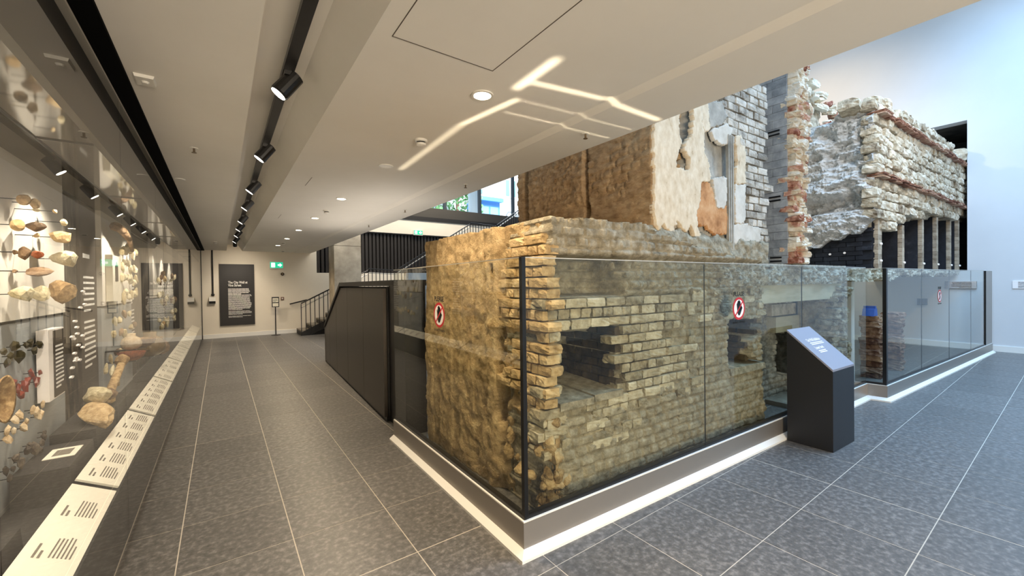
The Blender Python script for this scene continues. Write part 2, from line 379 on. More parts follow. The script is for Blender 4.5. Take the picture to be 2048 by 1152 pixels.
def flat(name, poly, M, t, m, parent, label=None):
    """flat cut-out lying in frame M, thickness t towards its normal"""
    n = len(poly); V = [(x, y, 0) for x, y in poly]+[(x, y, t) for x, y in poly]
    R = np.array(M.to_3x3()); T = np.array(M.translation); V = np.array(V)@R.T+T
    area = sum(poly[i][0]*poly[(i+1) % n][1]-poly[(i+1) % n][0]*poly[i][1] for i in range(n))
    f = list(range(n))
    if area < 0:
        F = [tuple(f), tuple(x+n for x in f[::-1])]+[((i+1) % n, i, n+i, n+(i+1) % n) for i in range(n)]
    else:
        F = [tuple(f[::-1]), tuple(x+n for x in f)]+[(i, (i+1) % n, n+(i+1) % n, n+i) for i in range(n)]
    bm = bmesh.new(); vs = [bm.verts.new(v) for v in V]
    for q in F: bm.faces.new([vs[i] for i in q])
    bmesh.ops.triangulate(bm, faces=[x for x in bm.faces if len(x.verts) > 4]); bm.verts.index_update()
    V2 = [tuple(v.co) for v in bm.verts]; F2 = [tuple(v.index for v in x.verts) for x in bm.faces]; bm.free()
    return obj(name, V2, F2, m, parent, label=label)
def ragged(poly, step=.05, amp=.02, seed=0):
    r = np.random.default_rng(seed); out = []
    for i in range(len(poly)):
        a = np.array(poly[i], float); b = np.array(poly[(i+1) % len(poly)], float); L = np.linalg.norm(b-a); k = max(1, int(L/step))
        d = (b-a)/max(L, 1e-6); nn = np.array([-d[1], d[0]])
        for j in range(k):
            p = a+(b-a)*j/k
            if j: p = p+nn*r.uniform(-amp, amp)
            out.append(tuple(p))
    return out
# points of the photograph on real planes of the room
def ray(x, y): return (x-1024)*CR-(y-576)*CU+FPX*CF
CAM = np.array([0, 0, HEYE])
def on_x(x, y, X): d = ray(x, y); return CAM+d*(X/d[0])
def on_y(x, y, Y): d = ray(x, y); return CAM+d*(Y/d[1])
def on_z(x, y, Z): d = ray(x, y); return CAM+d*((Z-HEYE)/d[2])
def on_v(x, y, A, n):
    d = ray(x, y); n = np.array(n[:2], float); t = (n@np.array(A[:2], float))/(n@d[:2]); return CAM+d*t

# ================================================================= SETTING
XL, XG = -1.25, -.5               # back of case, glass of case
YF, YB, XR = 16.2, -5.0, 13.96    # far wall, behind the camera, right wall
CZ = 2.83                         # ceiling of the low hall
# floor with single tiles
floor_thing = obj('floor', *(lambda b: (b.V, b.F))(MB().box((XL, YB, -.25), (XR+2.5, YF+.4, -.0012))), M_grout, None, kind='structure')
TS = .5984; TX0 = -.2406; TY0 = 8.9923; TSY = .60172
tl = []
for i in range(-1, 24):
    for j in range(-13, 24):
        x0 = TX0+i*TS; x1 = x0+TS; y1 = TY0-j*TSY; y0 = y1-TSY
        if x1 < XG-.02 or x0 > XR or y0 > YF or y1 < YB: continue
        gx0 = .012 if i in (7,) else .006; gy1 = .011 if j in (0, 6, 11) else .006
        a = (max(x0+gx0*.5, XG-.02), max(y0+.003, YB), -.02); b = (min(x1-.003, XR), min(y1-gy1*.5, YF), 0)
        if b[0]-a[0] < .03 or b[1]-a[1] < .03: continue
        # under the ruin and its glass there is another floor
        cx, cy = (a[0]+b[0])/2, (a[1]+b[1])/2
        v = np.array([cx, cy, 0])-CAM; dz = v@CF
        vis = dz > .3 and abs(v@CR/dz*FPX) < 1124 and -v@CU/dz*FPX < 660
        if 1.75 < cx < 13.5 and cy > 2.4 and cx < 6.9: vis = False
        tl.append((0 if not vis else 1/(dz*dz*dz), a, b))
tl.sort(key=lambda t: -t[0])
tmesh = {}
rest = MB()
for k, (w, a, b) in enumerate(tl):
    if k < 300:
        sz = (round(b[0]-a[0], 3), round(b[1]-a[1], 3))
        if sz not in tmesh:
            bb = MB().box((-sz[0]/2, -sz[1]/2, -.01), (sz[0]/2, sz[1]/2, .01)); tmesh[sz] = mkmesh('tile', bb.V, bb.F, M_tile)
        place('tile', tmesh[sz], ((a[0]+b[0])/2, (a[1]+b[1])/2, -.01), floor_thing)
    else: rest.box(a, b)
rest.build('tiles_beyond', M_tile, floor_thing, kind='stuff')

# ceiling: one extruded section with the lighting trench
ce = MB()
sec = [(-.40, CZ), (.17, CZ), (.17, 3.03), (.47, 3.03), (.60, CZ), (2.05, CZ), (2.07, CZ+.012), (2.10, CZ+.012), (2.16, CZ-.012), (2.65, CZ-.012), (2.65, 3.2), (-1.3, 3.2), (-1.3, CZ), (-.40, CZ)]
ce.prism(sec[:-1], 'y', YB, YF)
ceiling = ce.build('ceiling', M_ceil, None, kind='structure')
# access hatch: fine shadow gap in the plasterboard
h = MB(); hx0, hx1, hy0, hy1 = .685, 1.258, .55, 1.921
for a, b in (((hx0, hy0, CZ-.002), (hx0+.004, hy1, CZ+.004)), ((hx1-.004, hy0, CZ-.002), (hx1, hy1, CZ+.004)), ((hx0, hy1-.004, CZ-.002), (hx1, hy1, CZ+.004)), ((hx0, hy0, CZ-.002), (hx1, hy0+.004, CZ+.004))): h.box(a, b)
h.build('access_hatch', plain('shadow_gap', lin(90, 82, 72), .9), ceiling)
h = MB()
for y0, y1, x in ((4.9, 5.35, .83), (7.7, 8.15, .83)): h.box((x, y0, CZ-.0015), (x+.004, y1, CZ+.004))
h.build('board_joint', MATS['shadow_gap'], ceiling)

# walls
wf = MB(); wf.box((-1.4, YF, 0), (2.85, YF+.3, 3.2)); wf.box((2.85, YF, 0), (15, YF+.3, 2.12))
far = wf.build('wall_far', M_wallc, None, kind='structure')
box('trim_far_upper', (2.85, YF, 3.74), (15, YF+.3, 4.34), M_wallc, None, kind='structure')
box('baseboard_far', (XG+.02, YF-.018, 0), (2.2, YF, .13), M_skirt, None, kind='structure')
wr = MB()   # right wall with the tall recess beside the Roman wall
RY0, RY1, RZ = 1.545, 2.75, 5.25
wr.box((XR, YB, 0), (XR+.3, RY0, 10)); wr.box((XR, RY0, 0), (XR+.3, RY1, 1.80)); wr.box((XR, RY1, 0), (XR+.3, 12, 10)); wr.box((XR, RY0, RZ), (XR+.3, RY1, 10))
wright = wr.build('wall_right', M_wallw, None, kind='structure')
rc = MB(); rc.box((XR+2.2, RY0-.2, 1.6), (XR+2.4, RY1+.2, 5.6)); rc.box((XR+.3, RY1, 1.6), (XR+2.4, RY1+.2, 5.6)); rc.box((XR+.3, RY0-.2, 1.6), (XR+2.4, RY0, 5.6)); rc.box((XR+.3, RY0, RZ), (XR+2.4, RY1, RZ+.2)); rc.box((XR+.3, RY0, 1.6), (XR+2.4, RY1, 1.8))
recess = rc.build('wall_recess', M_jet, None, kind='structure')
k = 0
rb = [brick_mesh('block', M_jet, .008, 900+i, rnd=.03) for i in range(3)]
for r in range(9):
    for q in range(3):
        yy = RY0+.2+q*.43-(r % 2)*.2; place('block', rb[(r+q) % 3], (XR+2.16, yy, 1.98+r*.36), recess, rot=(0, 0, PI/2), scale=(.41, .1, .34))
for r in range(9):
    for q in range(5):
        xx = XR+.5+q*.43-(r % 2)*.2; place('block', rb[(r+q) % 3], (xx, RY1-.0, 1.98+r*.36), recess, scale=(.41, .1, .34))
b_ = MB(); b_.box((XR-.018, -5, 0), (XR, 12, .13)); b_.build('baseboard_right', M_skirt, None, kind='structure')
box('wall_back', (-1.4, YB-.2, 0), (XR+.3, YB, CZ), M_wallc, None, kind='structure')
box('wall_left', (-1.6, YB, 0), (-1.3, YF+.3, 3.2), M_wallw, None, kind='structure')
# the tall end of the void behind the ruins
box('wall_void', (4.6, 11.8, 0), (XR, 12.0, 2.0), M_wallw, None, kind='structure')

# ================================================================= FAR HALL
# slatted dark wall above the half-height wall
sw = thing('slatted_wall', (9, YF+.1, 2.12), 'black vertical slatted wall panel behind the concrete column above the stair', 'wall panel')
box('backing', (2.85, YF+.2, 2.12), (15, YF+.3, 3.74), M_slatb, sw)
smesh = MB().box((-.045, -.05, -.805), (.045, .05, .805)); smesh = mkmesh('slat', smesh.V, smesh.F, M_slat)
for k in range(66): place('slat', smesh, (2.93+k*.145, YF+.15, 2.93), sw)
box('top_rail', (2.85, YF+.02, 3.70), (15, YF+.2, 3.76), M_blackm, sw)
# fascia beam under the street window
fb = thing('fascia_beam', (9, YF, 4.34), 'deep dark fascia beam under the street window at upper level', 'beam')
box('soffit', (2.65, YF-.05, 4.34), (15, YF+.6, 4.5), M_blackm, fb)
box('face_plate', (2.65, YF-.02, 4.5), (15, YF+.5, 4.91), plain('beam_grey', lin(64, 60, 54), .6), fb)
# street window
wn = thing('window_1', (9, YF+.4, 4.91), 'tall street window of clear panes with dark mullions over the fascia beam', 'window'); wn['kind'] = 'structure'
for x in (5.2, 8.2, 10.01, 11.95, 14.9): box('mullion', (x-.06, YF+.3, 4.91), (x+.06, YF+.45, 7.6), plain('mullion_grey', lin(52, 62, 70), .5) if 'mullion_grey' not in MATS else MATS['mullion_grey'], wn)
for a, b in ((5.26, 8.14), (8.26, 9.95), (10.07, 11.89), (12.01, 14.84)): box('pane', (a, YF+.36, 4.91), (b, YF+.37, 7.6), M_win, wn)
# street beyond
box('street_ground', (-4, YF+.7, 4.6), (60, 70, 4.72), M_pave, None, kind='structure')
cl = MB().lathe((11.15, 19, 4.72), [(.33, 0), (.33, 6)], 20).build('street_column', M_steelw, None, smooth=False); tag(cl, 'pale round column outside the street window', 'column')
bd = thing('street_building', (22, 31, 4.72), 'white rendered building across the street seen through window', 'building')
box('facade', (17.6, 30, 4.72), (32, 40, 19), M_bwhite, bd)
for x in (20.85, 21.55, 22.2):
    w = box('window', (x, 29.93, 9.5), (x+.38, 30.02, 10.9), M_bglass, bd)
box('sill', (20.7, 29.9, 9.3), (22.8, 30.0, 9.4), M_bwhite, bd)
box('vent', (18.15, 29.95, 9.4), (18.45, 30.02, 9.75), M_bglass, bd)
sf = thing('blue_shopfront', (18.6, 27.8, 4.72), 'blue painted kiosk front at foot of the white building', 'kiosk')
box('body', (16.6, 27.6, 4.72), (18.6, 29.5, 8.3), M_bblue, sf); box('canopy', (16.5, 27.2, 8.2), (18.7, 27.6, 8.5), M_bblue, sf)
for k in range(2): box('shutter', (16.75+k*.9, 27.55, 5.2), (17.5+k*.9, 27.62, 7.8), plain('shutter_blue', lin(130, 175, 225), .6) if 'shutter_blue' not in MATS else MATS['shutter_blue'], sf)
for i, x in enumerate((8.6, 12.9)):
    hp = MB(); P = [(x, 18.5, 4.72), (x, 18.5, 5.45), (x+.12, 18.5, 5.6), (x+.6, 18.5, 5.6), (x+.72, 18.5, 5.45), (x+.72, 18.5, 4.72)]
    for a, b in zip(P, P[1:]): hp.tube(a, b, .035)
    tag(hp.build('bike_hoop', M_steelw), 'steel cycle hoop on the pavement in front of the green tree' if i == 0 else 'steel cycle hoop on the pavement in front of the blue kiosk', 'bike stand')
tr = thing('street_tree', (14.4, 27, 4.72), 'green leafy tree on the street left of the pale column', 'tree')
MB().tube((14.4, 27, 4.72), (14.4, 27, 8), .18, 8, .1).build('trunk', M_timber, tr)
lf = MB()
for k in range(1500):
    v = rng.normal(size=3); v = v/np.linalg.norm(v)*(.5+.5*rng.random()**.4); c = np.array([14.2, 27, 7.6])+v*np.array([2.2, 1.6, 2.2]); a = rng.normal(size=3); a /= np.linalg.norm(a); b = np.cross(a, rng.normal(size=3)); b /= np.linalg.norm(b); s_ = .16
    lf.add([c-a*s_, c+b*s_*.6, c+a*s_, c-b*s_*.6], [(0, 1, 2, 3)])
lf.build('foliage', M_leaf, tr, kind='stuff')

# concrete column
cn = thing('concrete_column', (3.33, 13.9, 0), 'fair-faced concrete column standing between dark cabinet and stair', 'column')
box('shaft', (2.90, 13.62, 0), (3.72, 14.4, 2.90), M_conc, cn); box('upper_shaft', (2.90, 13.62, 2.912), (3.72, 14.4, 5.5), M_conc, cn)

# stair in three flights along the far wall
st = thing('staircase', (2.2, 15.6, 0), 'dark steel staircase rising right along the far wall with black balustrade', 'staircase')
SY0, SY1 = 15.02, 16.1
def flight(x0, z0, x1, z1, n, first):
    run = (x1-x0)/n; rise = (z1-z0)/n
    for i in range(n):
        box('tread', (x0+i*run, SY0+.03, z0+(i+1)*rise-.05), (x0+(i+1)*run+.03, SY1, z0+(i+1)*rise), M_stair, st)
        box('riser', (x0+i*run, SY0+.03, z0+i*rise), (x0+i*run+.012, SY1, z0+(i+1)*rise-.05), M_blackm, st)
    s2 = MB(); s2.prism([(x0-.02, z0), (x0+.25, z0), (x1, z1-.28), (x1, z1+.02), (x0-.02, z0+.1)], 'y', SY0, SY0+.03); s2.build('stringer', M_blackm, st)
    if first: MB().prism([(x0+.3, 0), (x1, z1-.28), (x1, 0)], 'y', SY0+.05, SY0+.09).build('under_stair_panel', M_black, st)
    rails(x0, z0, x1, z1, max(4, int((x1-x0)/.13)))
def rails(x0, z0, x1, z1, n):
    MB().tube((x0, SY0, z0+1.07), (x1, SY0, z1+1.02), .022).build('top_rail', M_rail, st)
    MB().tube((x0, SY0+.07, z0+.93), (x1, SY0+.07, z1+.88), .02).build('handrail', M_handrail, st)
    for i in range(n+1):
        t = i/n; x = x0+(x1-x0)*t; z = z0+(z1-z0)*t
        MB().box((x-.011, SY0-.011, z-.05), (x+.011, SY0+.011, z+1.05)).build('baluster', M_rail, st)
flight(2.15, 0, 4.35, 1.17, 7, True)
box('landing', (4.35, SY0, 1.05), (5.45, SY1, 1.17), M_stair, st); rails(4.35, 1.17, 5.45, 1.17, 8)
flight(5.45, 1.17, 8.6, 3.15, 11, False)
box('landing', (8.6, SY0, 3.03), (9.95, SY1, 3.15), M_stair, st); rails(8.6, 3.15, 9.95, 3.15, 10)
flight(9.95, 3.15, 12.3, 4.72, 9, False)
MB().tube((1.95, SY1+.03, 1.02), (2.5, SY1+.03, 1.15), .022).build('wall_handrail', M_rail, st)

# things on the far wall
bo = thing('text_board', (.44, YF-.02, .39), 'large black exhibition text board with white lettering on far wall', 'sign')
box('board', (-.035, YF-.05, .39), (.916, YF-.012, 2.39), plain('board_black', lin(40, 37, 36), .55), bo)
for i, (s_, z) in enumerate((('The City Wall at', 1.79), ('Vine Street', 1.695))):
    text('title', s_, .108, M_white_ink, bo, frame((.195, YF-.052, z), (1, 0, 0), (0, 0, 1)), bold=.003, sx=.72)
def lines(parent, M, x0, x1, y0, dy, n, h, m, name='text_lines', last=.6, words=True):
    b = MB(); R = np.array(M.to_3x3()); T = np.array(M.translation)
    for i in range(n):
        x = x0; xe = x0+(x1-x0)*(random.uniform(.9, 1.0) if i < n-1 else last)
        while x < xe-1e-6:
            w = min(xe-x, random.uniform(.03, .11)*abs(x1-x0)*2) if words else xe-x
            q = [(x, y0-i*dy-h/2, 0), (x+w*.93, y0-i*dy-h/2, 0), (x+w*.93, y0-i*dy+h/2, 0), (x, y0-i*dy+h/2, 0)]
            q = q+[(a, c, .001) for a, c, _ in q]; b.add(np.array(q)@R.T+T, [(4, 5, 6, 7), (0, 1, 5, 4), (1, 2, 6, 5), (2, 3, 7, 6), (3, 0, 4, 7)]); x += w
    return b.build(name, m, parent)
fr_ = frame((0, YF-.05, 0), (1, 0, 0), (0, 0, 1))
lines(bo, fr_, .19, .79, 1.58, .042, 5, .024, M_white_ink); lines(bo, fr_, .19, .84, 1.38, .034, 15, .017, M_white_ink); lines(bo, fr_, .19, .84, .85, .034, 4, .014, M_white_ink); lines(bo, fr_, .19, .84, .69, .034, 2, .012, M_white_ink)
ex = thing('exit_sign', (1.57, YF-.03, 2.24), 'lit green emergency exit sign on far wall above the alarm', 'sign')
def exit_sign(t, x, y, z, w, hh):
    box('housing', (x-w/2-.02, y, z-hh/2-.03), (x+w/2+.02, y+.06, z+hh/2+.02), M_plastic, t); box('face', (x-w/2, y-.006, z-hh/2), (x+w/2, y, z+hh/2), M_green, t)
    box('door_pictogram', (x-w*.42, y-.012, z-hh*.38), (x-w*.12, y-.006, z+hh*.38), M_greenw, t)
    flat('arrow', [(-.02, .03), (.04, .03), (.04, .07), (.11, 0), (.04, -.07), (.04, -.03), (-.02, -.03)], frame((x+w*.15, y-.006, z), (1, 0, 0), (0, 0, 1)), .006, M_greenw, t)
exit_sign(ex, 1.575, YF-.06, 2.38, .38, .2)
ex2 = thing('exit_sign', (6.75, YF-.06, 3.72), 'small lit green exit sign on top of the black slatted wall', 'sign'); exit_sign(ex2, 6.75, YF-.06, 3.82, .36, .16)
al = thing('fire_sounder', (1.75, YF-.08, 2.0), 'small dark round sounder on far wall below the exit sign', 'alarm')
MB().lathe((1.75, YF, 2.07), [(.05, 0), (.055, -.05), (.05, -.07)], 16, 'y').build('base', M_blackm, al); MB().lathe((1.75, YF-.07, 2.07), [(.035, 0), (.02, -.02)], 14, 'y').build('cap', M_brass, al)
swt = thing('call_point', (1.735, YF-.03, 1.18), 'small square call point on far wall right of the stand sign', 'switch')
box('plate', (1.69, YF-.03, 1.17), (1.785, YF, 1.275), plain('call_brown', lin(120, 80, 60), .5), swt); box('button', (1.715, YF-.036, 1.2), (1.76, YF-.03, 1.245), M_plastic, swt)
cd = thing('conduit_box', (-.23, YF-.05, 1.12), 'white wall unit hanging below black conduit left of the text board', 'wall unit')
MB().tube((-.21, YF-.03, 1.45), (-.21, YF-.03, CZ), .022).build('conduit', M_blackm, cd)
MB().lathe((-.21, YF-.03, 1.36), [(.03, 0), (.05, .04), (.022, .09)], 12).build('gland', M_blackm, cd)
box('box', (-.31, YF-.10, 1.12), (-.145, YF, 1.2), M_blackm, cd); MB().prism([(YF-.16, 1.2), (YF, 1.2), (YF, 1.33), (YF-.03, 1.33)], 'x', -.31, -.145).build('lid', M_plastic, cd)
ss = thing('stand_sign', (1.49, 15.85, 0), 'slim black floor stand holding a small framed notice', 'sign stand')
MB().lathe((1.49, 15.85, 0), [(.14, 0), (.14, .012), (.03, .025)], 20).build('base', M_black, ss); MB().tube((1.49, 15.85, .02), (1.49, 15.85, .97), .016).build('pole', M_black, ss)
box('frame', (1.385, 15.83, .945), (1.6, 15.86, 1.29), M_black, ss); box('notice', (1.41, 15.826, .97), (1.575, 15.83, 1.25), M_label, ss)
lines(ss, frame((0, 15.825, 0), (1, 0, 0), (0, 0, 1)), 1.42, 1.56, 1.2, .03, 3, .012, M_signk); box('notice_band', (1.41, 15.824, 1.08), (1.575, 15.827, 1.11), M_signk, ss)

# ================================================================= CEILING FITTINGS
track = thing('lighting_track', (.36, 5, 2.97), 'long black lighting track hung in ceiling trench', 'track')
box('rail', (.33, YB, 2.955), (.39, 14.6, 2.99), M_black, track)
for y in np.arange(-4.2, 14.5, 1.55):
    MB().tube((.36, y, 2.99), (.36, y, 3.03), .012).build('hanger', M_black, track)
spot_y = [2.86, 4.42, 6.02, 7.38, 8.98, 10.2, 11.5, 13.0, 14.3]
def aim(V, d):
    d = Vector(d).normalized(); q = Vector((0, 0, -1)).rotation_difference(d).to_matrix(); return [tuple(q@Vector(v)) for v in V]
ords = ['nearest', 'second', 'third', 'fourth', 'fifth', 'sixth', 'seventh', 'eighth', 'farthest']
for i, y in enumerate(spot_y):
    t = thing('track_spotlight', (.355, y, 2.9), f'black cylinder spotlight, {ords[i]} along the ceiling track from the camera', 'spotlight', 'spotlights on the ceiling track')
    d = Vector((-.75, .12, -1)).normalized() if i < 8 else Vector((.05, .9, -.75)).normalized()
    body = MB().lathe((0, 0, 0), [(.028, .09), (.05, .08), (.053, -.07), (.047, -.08)], 16); off = np.array([.355, y, 2.885])
    obj('housing', np.array(aim(body.V, d))+off, body.F, M_black, t)
    ln = MB().lathe((0, 0, 0), [(.044, -.078), (.044, -.084)], 16); obj('lens', np.array(aim(ln.V, d))+off, ln.F, M_lampw, t)
    box('adapter', (.335, y-.05, 2.93), (.385, y+.05, 2.958), M_black, t); MB().tube((.36, y, 2.90), (.36, y, 2.935), .012).build('stem', M_black, t)
    e = off+np.array(d)*.095
    light('track_beam', 'SPOT', e, e+np.array(d), 34 if i < 8 else 70, WARMW, spot_size=math.radians(62), spot_blend=.7, shadow_soft_size=.05)
dl_y = [-3.4, -1.5, .35, 2.2, 4.04, 5.89, 7.80, 9.64, 11.49, 13.5]
nm = {2.2: 'bright recessed downlight nearest the camera', 4.04: 'unlit round recessed downlight beyond the smoke detector', 5.89: 'bright recessed downlight, second lit one from the camera', 7.8: 'bright recessed downlight, third lit one from the camera', 9.64: 'bright recessed downlight, fourth lit one from the camera', 11.49: 'bright recessed downlight, fifth lit one from the camera', 13.5: 'bright recessed downlight, farthest from the camera'}
for y in dl_y:
    lit = y != 4.04
    if y in nm:
        t = thing('downlight', (1.36, y, CZ-.01), nm[y], 'downlight', 'downlights in the hall ceiling')
        MB().lathe((1.36, y, CZ-.008), [(.055, .004), (.055, 0), (.07, 0), (.07, .008)], 24, caps=False).build('trim_ring', M_plastic, t)
        MB().lathe((1.36, y, CZ-.006), [(.054, 0), (.054, .004)], 24).build('lens', M_lamp if lit else M_plastic, t)
    if lit: light('downlight_beam', 'SPOT', (1.36, y, CZ-.02), (1.36, y, 0), 135, WARM, spot_size=math.radians(150), spot_blend=.6, shadow_soft_size=.055)
for (x, y, lab) in ((1.36, 3.166, 'white smoke detector on the ceiling beyond the nearest downlight'), (1.377, 6.94, 'white smoke detector between second and third lit downlights'), (1.40, 12.6, 'white smoke detector beside the farthest downlights'), (-.1, 13.2, 'white smoke detector on the ceiling strip over the case end'), (1.72, 15.6, 'small round detector on the ceiling near the exit sign')):
    t = thing('smoke_detector', (x, y, CZ-.05), lab, 'smoke detector', 'smoke detectors')
    MB().lathe((x, y, CZ), [(.052, 0), (.052, -.012), (.045, -.018)], 18).build('base', M_plastic, t)
    MB().lathe((x, y, CZ-.018), [(.034, 0), (.034, -.012)], 18).build('vent_band', M_blackm, t)
    MB().lathe((x, y, CZ-.03), [(.042, 0), (.036, -.014), (.012, -.022)], 18).build('cap', M_plastic, t)
for (x, y, lab) in ((2.365, 2.286, 'ceiling sprinkler nearest the camera by the ceiling edge'), (2.375, 4.245, 'ceiling sprinkler in front of the brown masonry'), (2.37, 6.179, 'ceiling sprinkler third along the ceiling edge'), (2.37, 8.1, 'ceiling sprinkler fourth along the ceiling edge'), (-.166, 4.406, 'ceiling sprinkler on ceiling strip beside the display case')):
    t = thing('sprinkler', (x, y, CZ-.05), lab, 'sprinkler', 'ceiling sprinklers'); zc = CZ-.012 if x > 2 else CZ
    MB().lathe((x, y, zc), [(.03, 0), (.03, -.006)], 16).build('rose', M_plastic, t); MB().tube((x, y, zc-.006), (x, y, zc-.04), .008).build('stem', M_brass, t); MB().lathe((x, y, zc-.042), [(.018, 0), (.018, .004)], 12).build('deflector', M_brass, t)
t = thing('sensor_box', (-.33, 3.1, CZ-.03), 'small square white sensor on the ceiling beside the case', 'sensor'); MB().prism([(-.375, CZ), (-.285, CZ), (-.29, CZ-.018), (-.37, CZ-.018)], 'y', 3.04, 3.16).build('housing', M_plastic, t); MB().lathe((-.33, 3.1, CZ-.018), [(.02, 0), (.012, -.01)], 14).build('eye', M_plastic, t)
for (x, y, lab) in ((-.35, 5.75, 'flat round disc on ceiling strip beside the case'),):
    t = MB().lathe((x, y, CZ-.008), [(.05, 0), (.055, .008)], 18).build('ceiling_disc', M_plastic); tag(t, lab, 'sensor')

# ================================================================= DISPLAY CASE
case = thing('display_case', (-.8, 6, 0), 'long full-height glass display case of stone finds along left wall', 'display case')
XB = -1.0
box('kick_panel', (-.535, -3, .04), (-.512, YF-.1, .44), M_blackm, case); box('plinth_base', (-.60, -3, 0), (-.54, YF-.1, .06), M_black, case)
box('deck', (-1.02, -3, .36), (-.53, YF-.1, .40), M_deck, case)
box('header_panel', (-.56, -3, 2.44), (-.525, YF-.1, 2.80), M_header, case)
box('ceiling_channel', (-.49, YB, CZ-.02), (-.405, YF, CZ+.002), M_void, case)
box('end_post', (-.54, YF-.14, 0), (-.485, YF-.06, CZ), M_blackm, case)
box('lid', (-1.02, -3, 2.44), (-.56, YF-.1, 2.46), M_lid, case)
sm_ = MB()
for y in (1.5, 3.2, 4.9, 6.6, 8.3, 10, 11.7, 13.4): sm_.box((-.78, y-.006, 2.434), (-.56, y+.006, 2.441))
sm_.box((-.788, -3, 2.434), (-.776, YF-.1, 2.441)); sm_.build('lid_seam', M_black, case)
gy = [-3, -.1, 1.7, 3.487, 5.18, 7.0, 8.75, 10.5, 12.25, 14.1, YF-.14]
for a, b in zip(gy, gy[1:]):
    box('glass_pane', (-.506, a+.003, .06), (-.496, b-.003, CZ-.02), M_case, case)
# back panels (Y ranges): white/grey finds panels, dark murals, text panels
def back(y0, y1, kind):
    if kind == 'finds':
        box('upper_panel', (XB-.04, y0, 1.462), (XB+.012, y1, 2.44), M_panelw, case); box('lower_panel', (XB-.04, y0, .40), (XB, y1, 1.445), M_panelg, case); box('shadow_rail', (XB-.04, y0, 1.445), (XB+.004, y1, 1.462), M_black, case)
    elif kind == 'mural': box('mural_panel', (XB-.10, y0, .40), (XB-.05, y1, 2.44), M_mural, case)
    elif kind == 'text':
        box('text_panel', (XB-.10, y0, .40), (XB-.03, y1, 2.44), M_paneld, case)
        M = frame((XB-.03, 0, 0), (0, 1, 0), (0, 0, 1)); lines(case, M, y0+.1, y1-.1, 1.95, .05, 1, .04, M_white_ink, 'panel_title'); lines(case, M, y0+.1, y1-.08, 1.75, .052, 7, .02, M_white_ink, 'panel_text'); lines(case, M, y0+.1, y1-.08, 1.33, .052, 9, .02, M_white_ink, 'panel_text')
back(-3, 1.4, 'finds'); back(1.4, 2.4, 'mural'); back(2.4, 4.6, 'finds'); back(4.6, 5.25, 'mural'); back(5.25, 5.84, 'text'); back(5.84, 7.55, 'finds'); back(7.55, 8.1, 'text'); back(8.1, 9.7, 'mural'); back(9.7, 11.4, 'finds'); back(11.4, 12, 'text'); back(12, 13.4, 'finds'); back(13.4, YF-.1, 'mural')
# sloping reading rail of label plates
yy = 3.343-3*1.69; k = 0
while yy < 14.5:
    y0, y1 = yy+.035, yy+1.69-.035
    V = [(-.52, y0, .448), (-.52, y1, .448), (-.70, y1, .545), (-.70, y0, .545)]; nrm = np.array([.097, 0, .18]); nrm /= np.linalg.norm(nrm); V = V+[tuple(np.array(v)-nrm*.012) for v in V]
    lp = obj('label_plate', V, [(0, 1, 2, 3), (7, 6, 5, 4), (4, 5, 1, 0), (5, 6, 2, 1), (6, 7, 3, 2), (7, 4, 0, 3)], M_label, case)
    M = frame((-.70, y0, .545), (0, 1, 0), (-.18, 0, .097)); M = M@Matrix.Translation((0, 0, .0008))
    nb = 6 if k in (3, 4) else 4
    for q in range(nb):
        u = .08+q*(1.55/nb)
        if yy < 8: lines(lp, M, u, u+.12, -.045, .018, 2, .009, M_ink, 'heading', last=.5); lines(lp, M, u+.01, u+.19, -.095, .014, 6, .006, M_ink, 'caption')
        elif yy < 12: lines(lp, M, u, u+.16, -.05, .02, 6, .007, M_ink, 'caption', words=False)
    yy += 1.69; k += 1
box('rail_support', (-.72, -3, .385), (-.53, YF-.14, .42), M_blackm, case)
# case lighting (small spots under the lid front edge)
for y in (1.2, 2.1, 3.0, 3.9, 4.9, 6.0, 7.1, 8.3, 9.6, 11, 12.5, 14): light('case_spot', 'SPOT', (-.60, y, 2.40), (-.93, y+.1, 1.2), 58, (1, .90, .75), spot_size=math.radians(110), spot_blend=.6, shadow_soft_size=.02)

# ---- the finds: each an object of its own
RK = {n: rocks(n, m, 5) for n, m in (('tan', M_tan), ('pale', M_pale), ('brown', M_brown), ('red', M_redst), ('bone', M_bone))}
SH = {n: rocks('sherd_'+n, m, 4, sub=1, sharp=.8) for n, m in (('glaze', M_glaze), ('samian', M_samian), ('buff', M_buff), ('greyp', M_greyp))}
pin_b = MB().tube((0, 0, 0), (-1, 0, 0), .0028, 5); pin_me = mkmesh('mount_pin', pin_b.V, pin_b.F, M_black)
def find(name, me, px, py_, w, hh, label, cat, group=None, X=-.9, dep=.07, pin=True, rot=None):
    p = on_x(px, py_, X); k_ = float((p-CAM)@CF)/FPX; sw_ = k_*w*.92; sh_ = k_*hh; dep = sw_ if dep > .05 else max(dep, sw_*.55)
    t = thing(name, p, label, cat, group)
    place('stone' if 'sherd' not in name else 'sherd', me, p, t, rot=rot or (random.uniform(-.3, .3), 0, random.uniform(-.2, .2)), scale=(dep, sw_*1.1, sh_*1.05))
    if pin: place('mount_pin', pin_me, p, t, scale=(max(.02, X-XB-.012), 1, 1))
    return t
R_ = random.choice
NTH = ['first', 'second', 'third', 'fourth', 'fifth', 'sixth', 'seventh', 'eighth', 'ninth', 'tenth', 'eleventh', 'twelfth', 'thirteenth', 'fourteenth', 'fifteenth', 'sixteenth', 'seventeenth', 'eighteenth', 'nineteenth', 'twentieth']
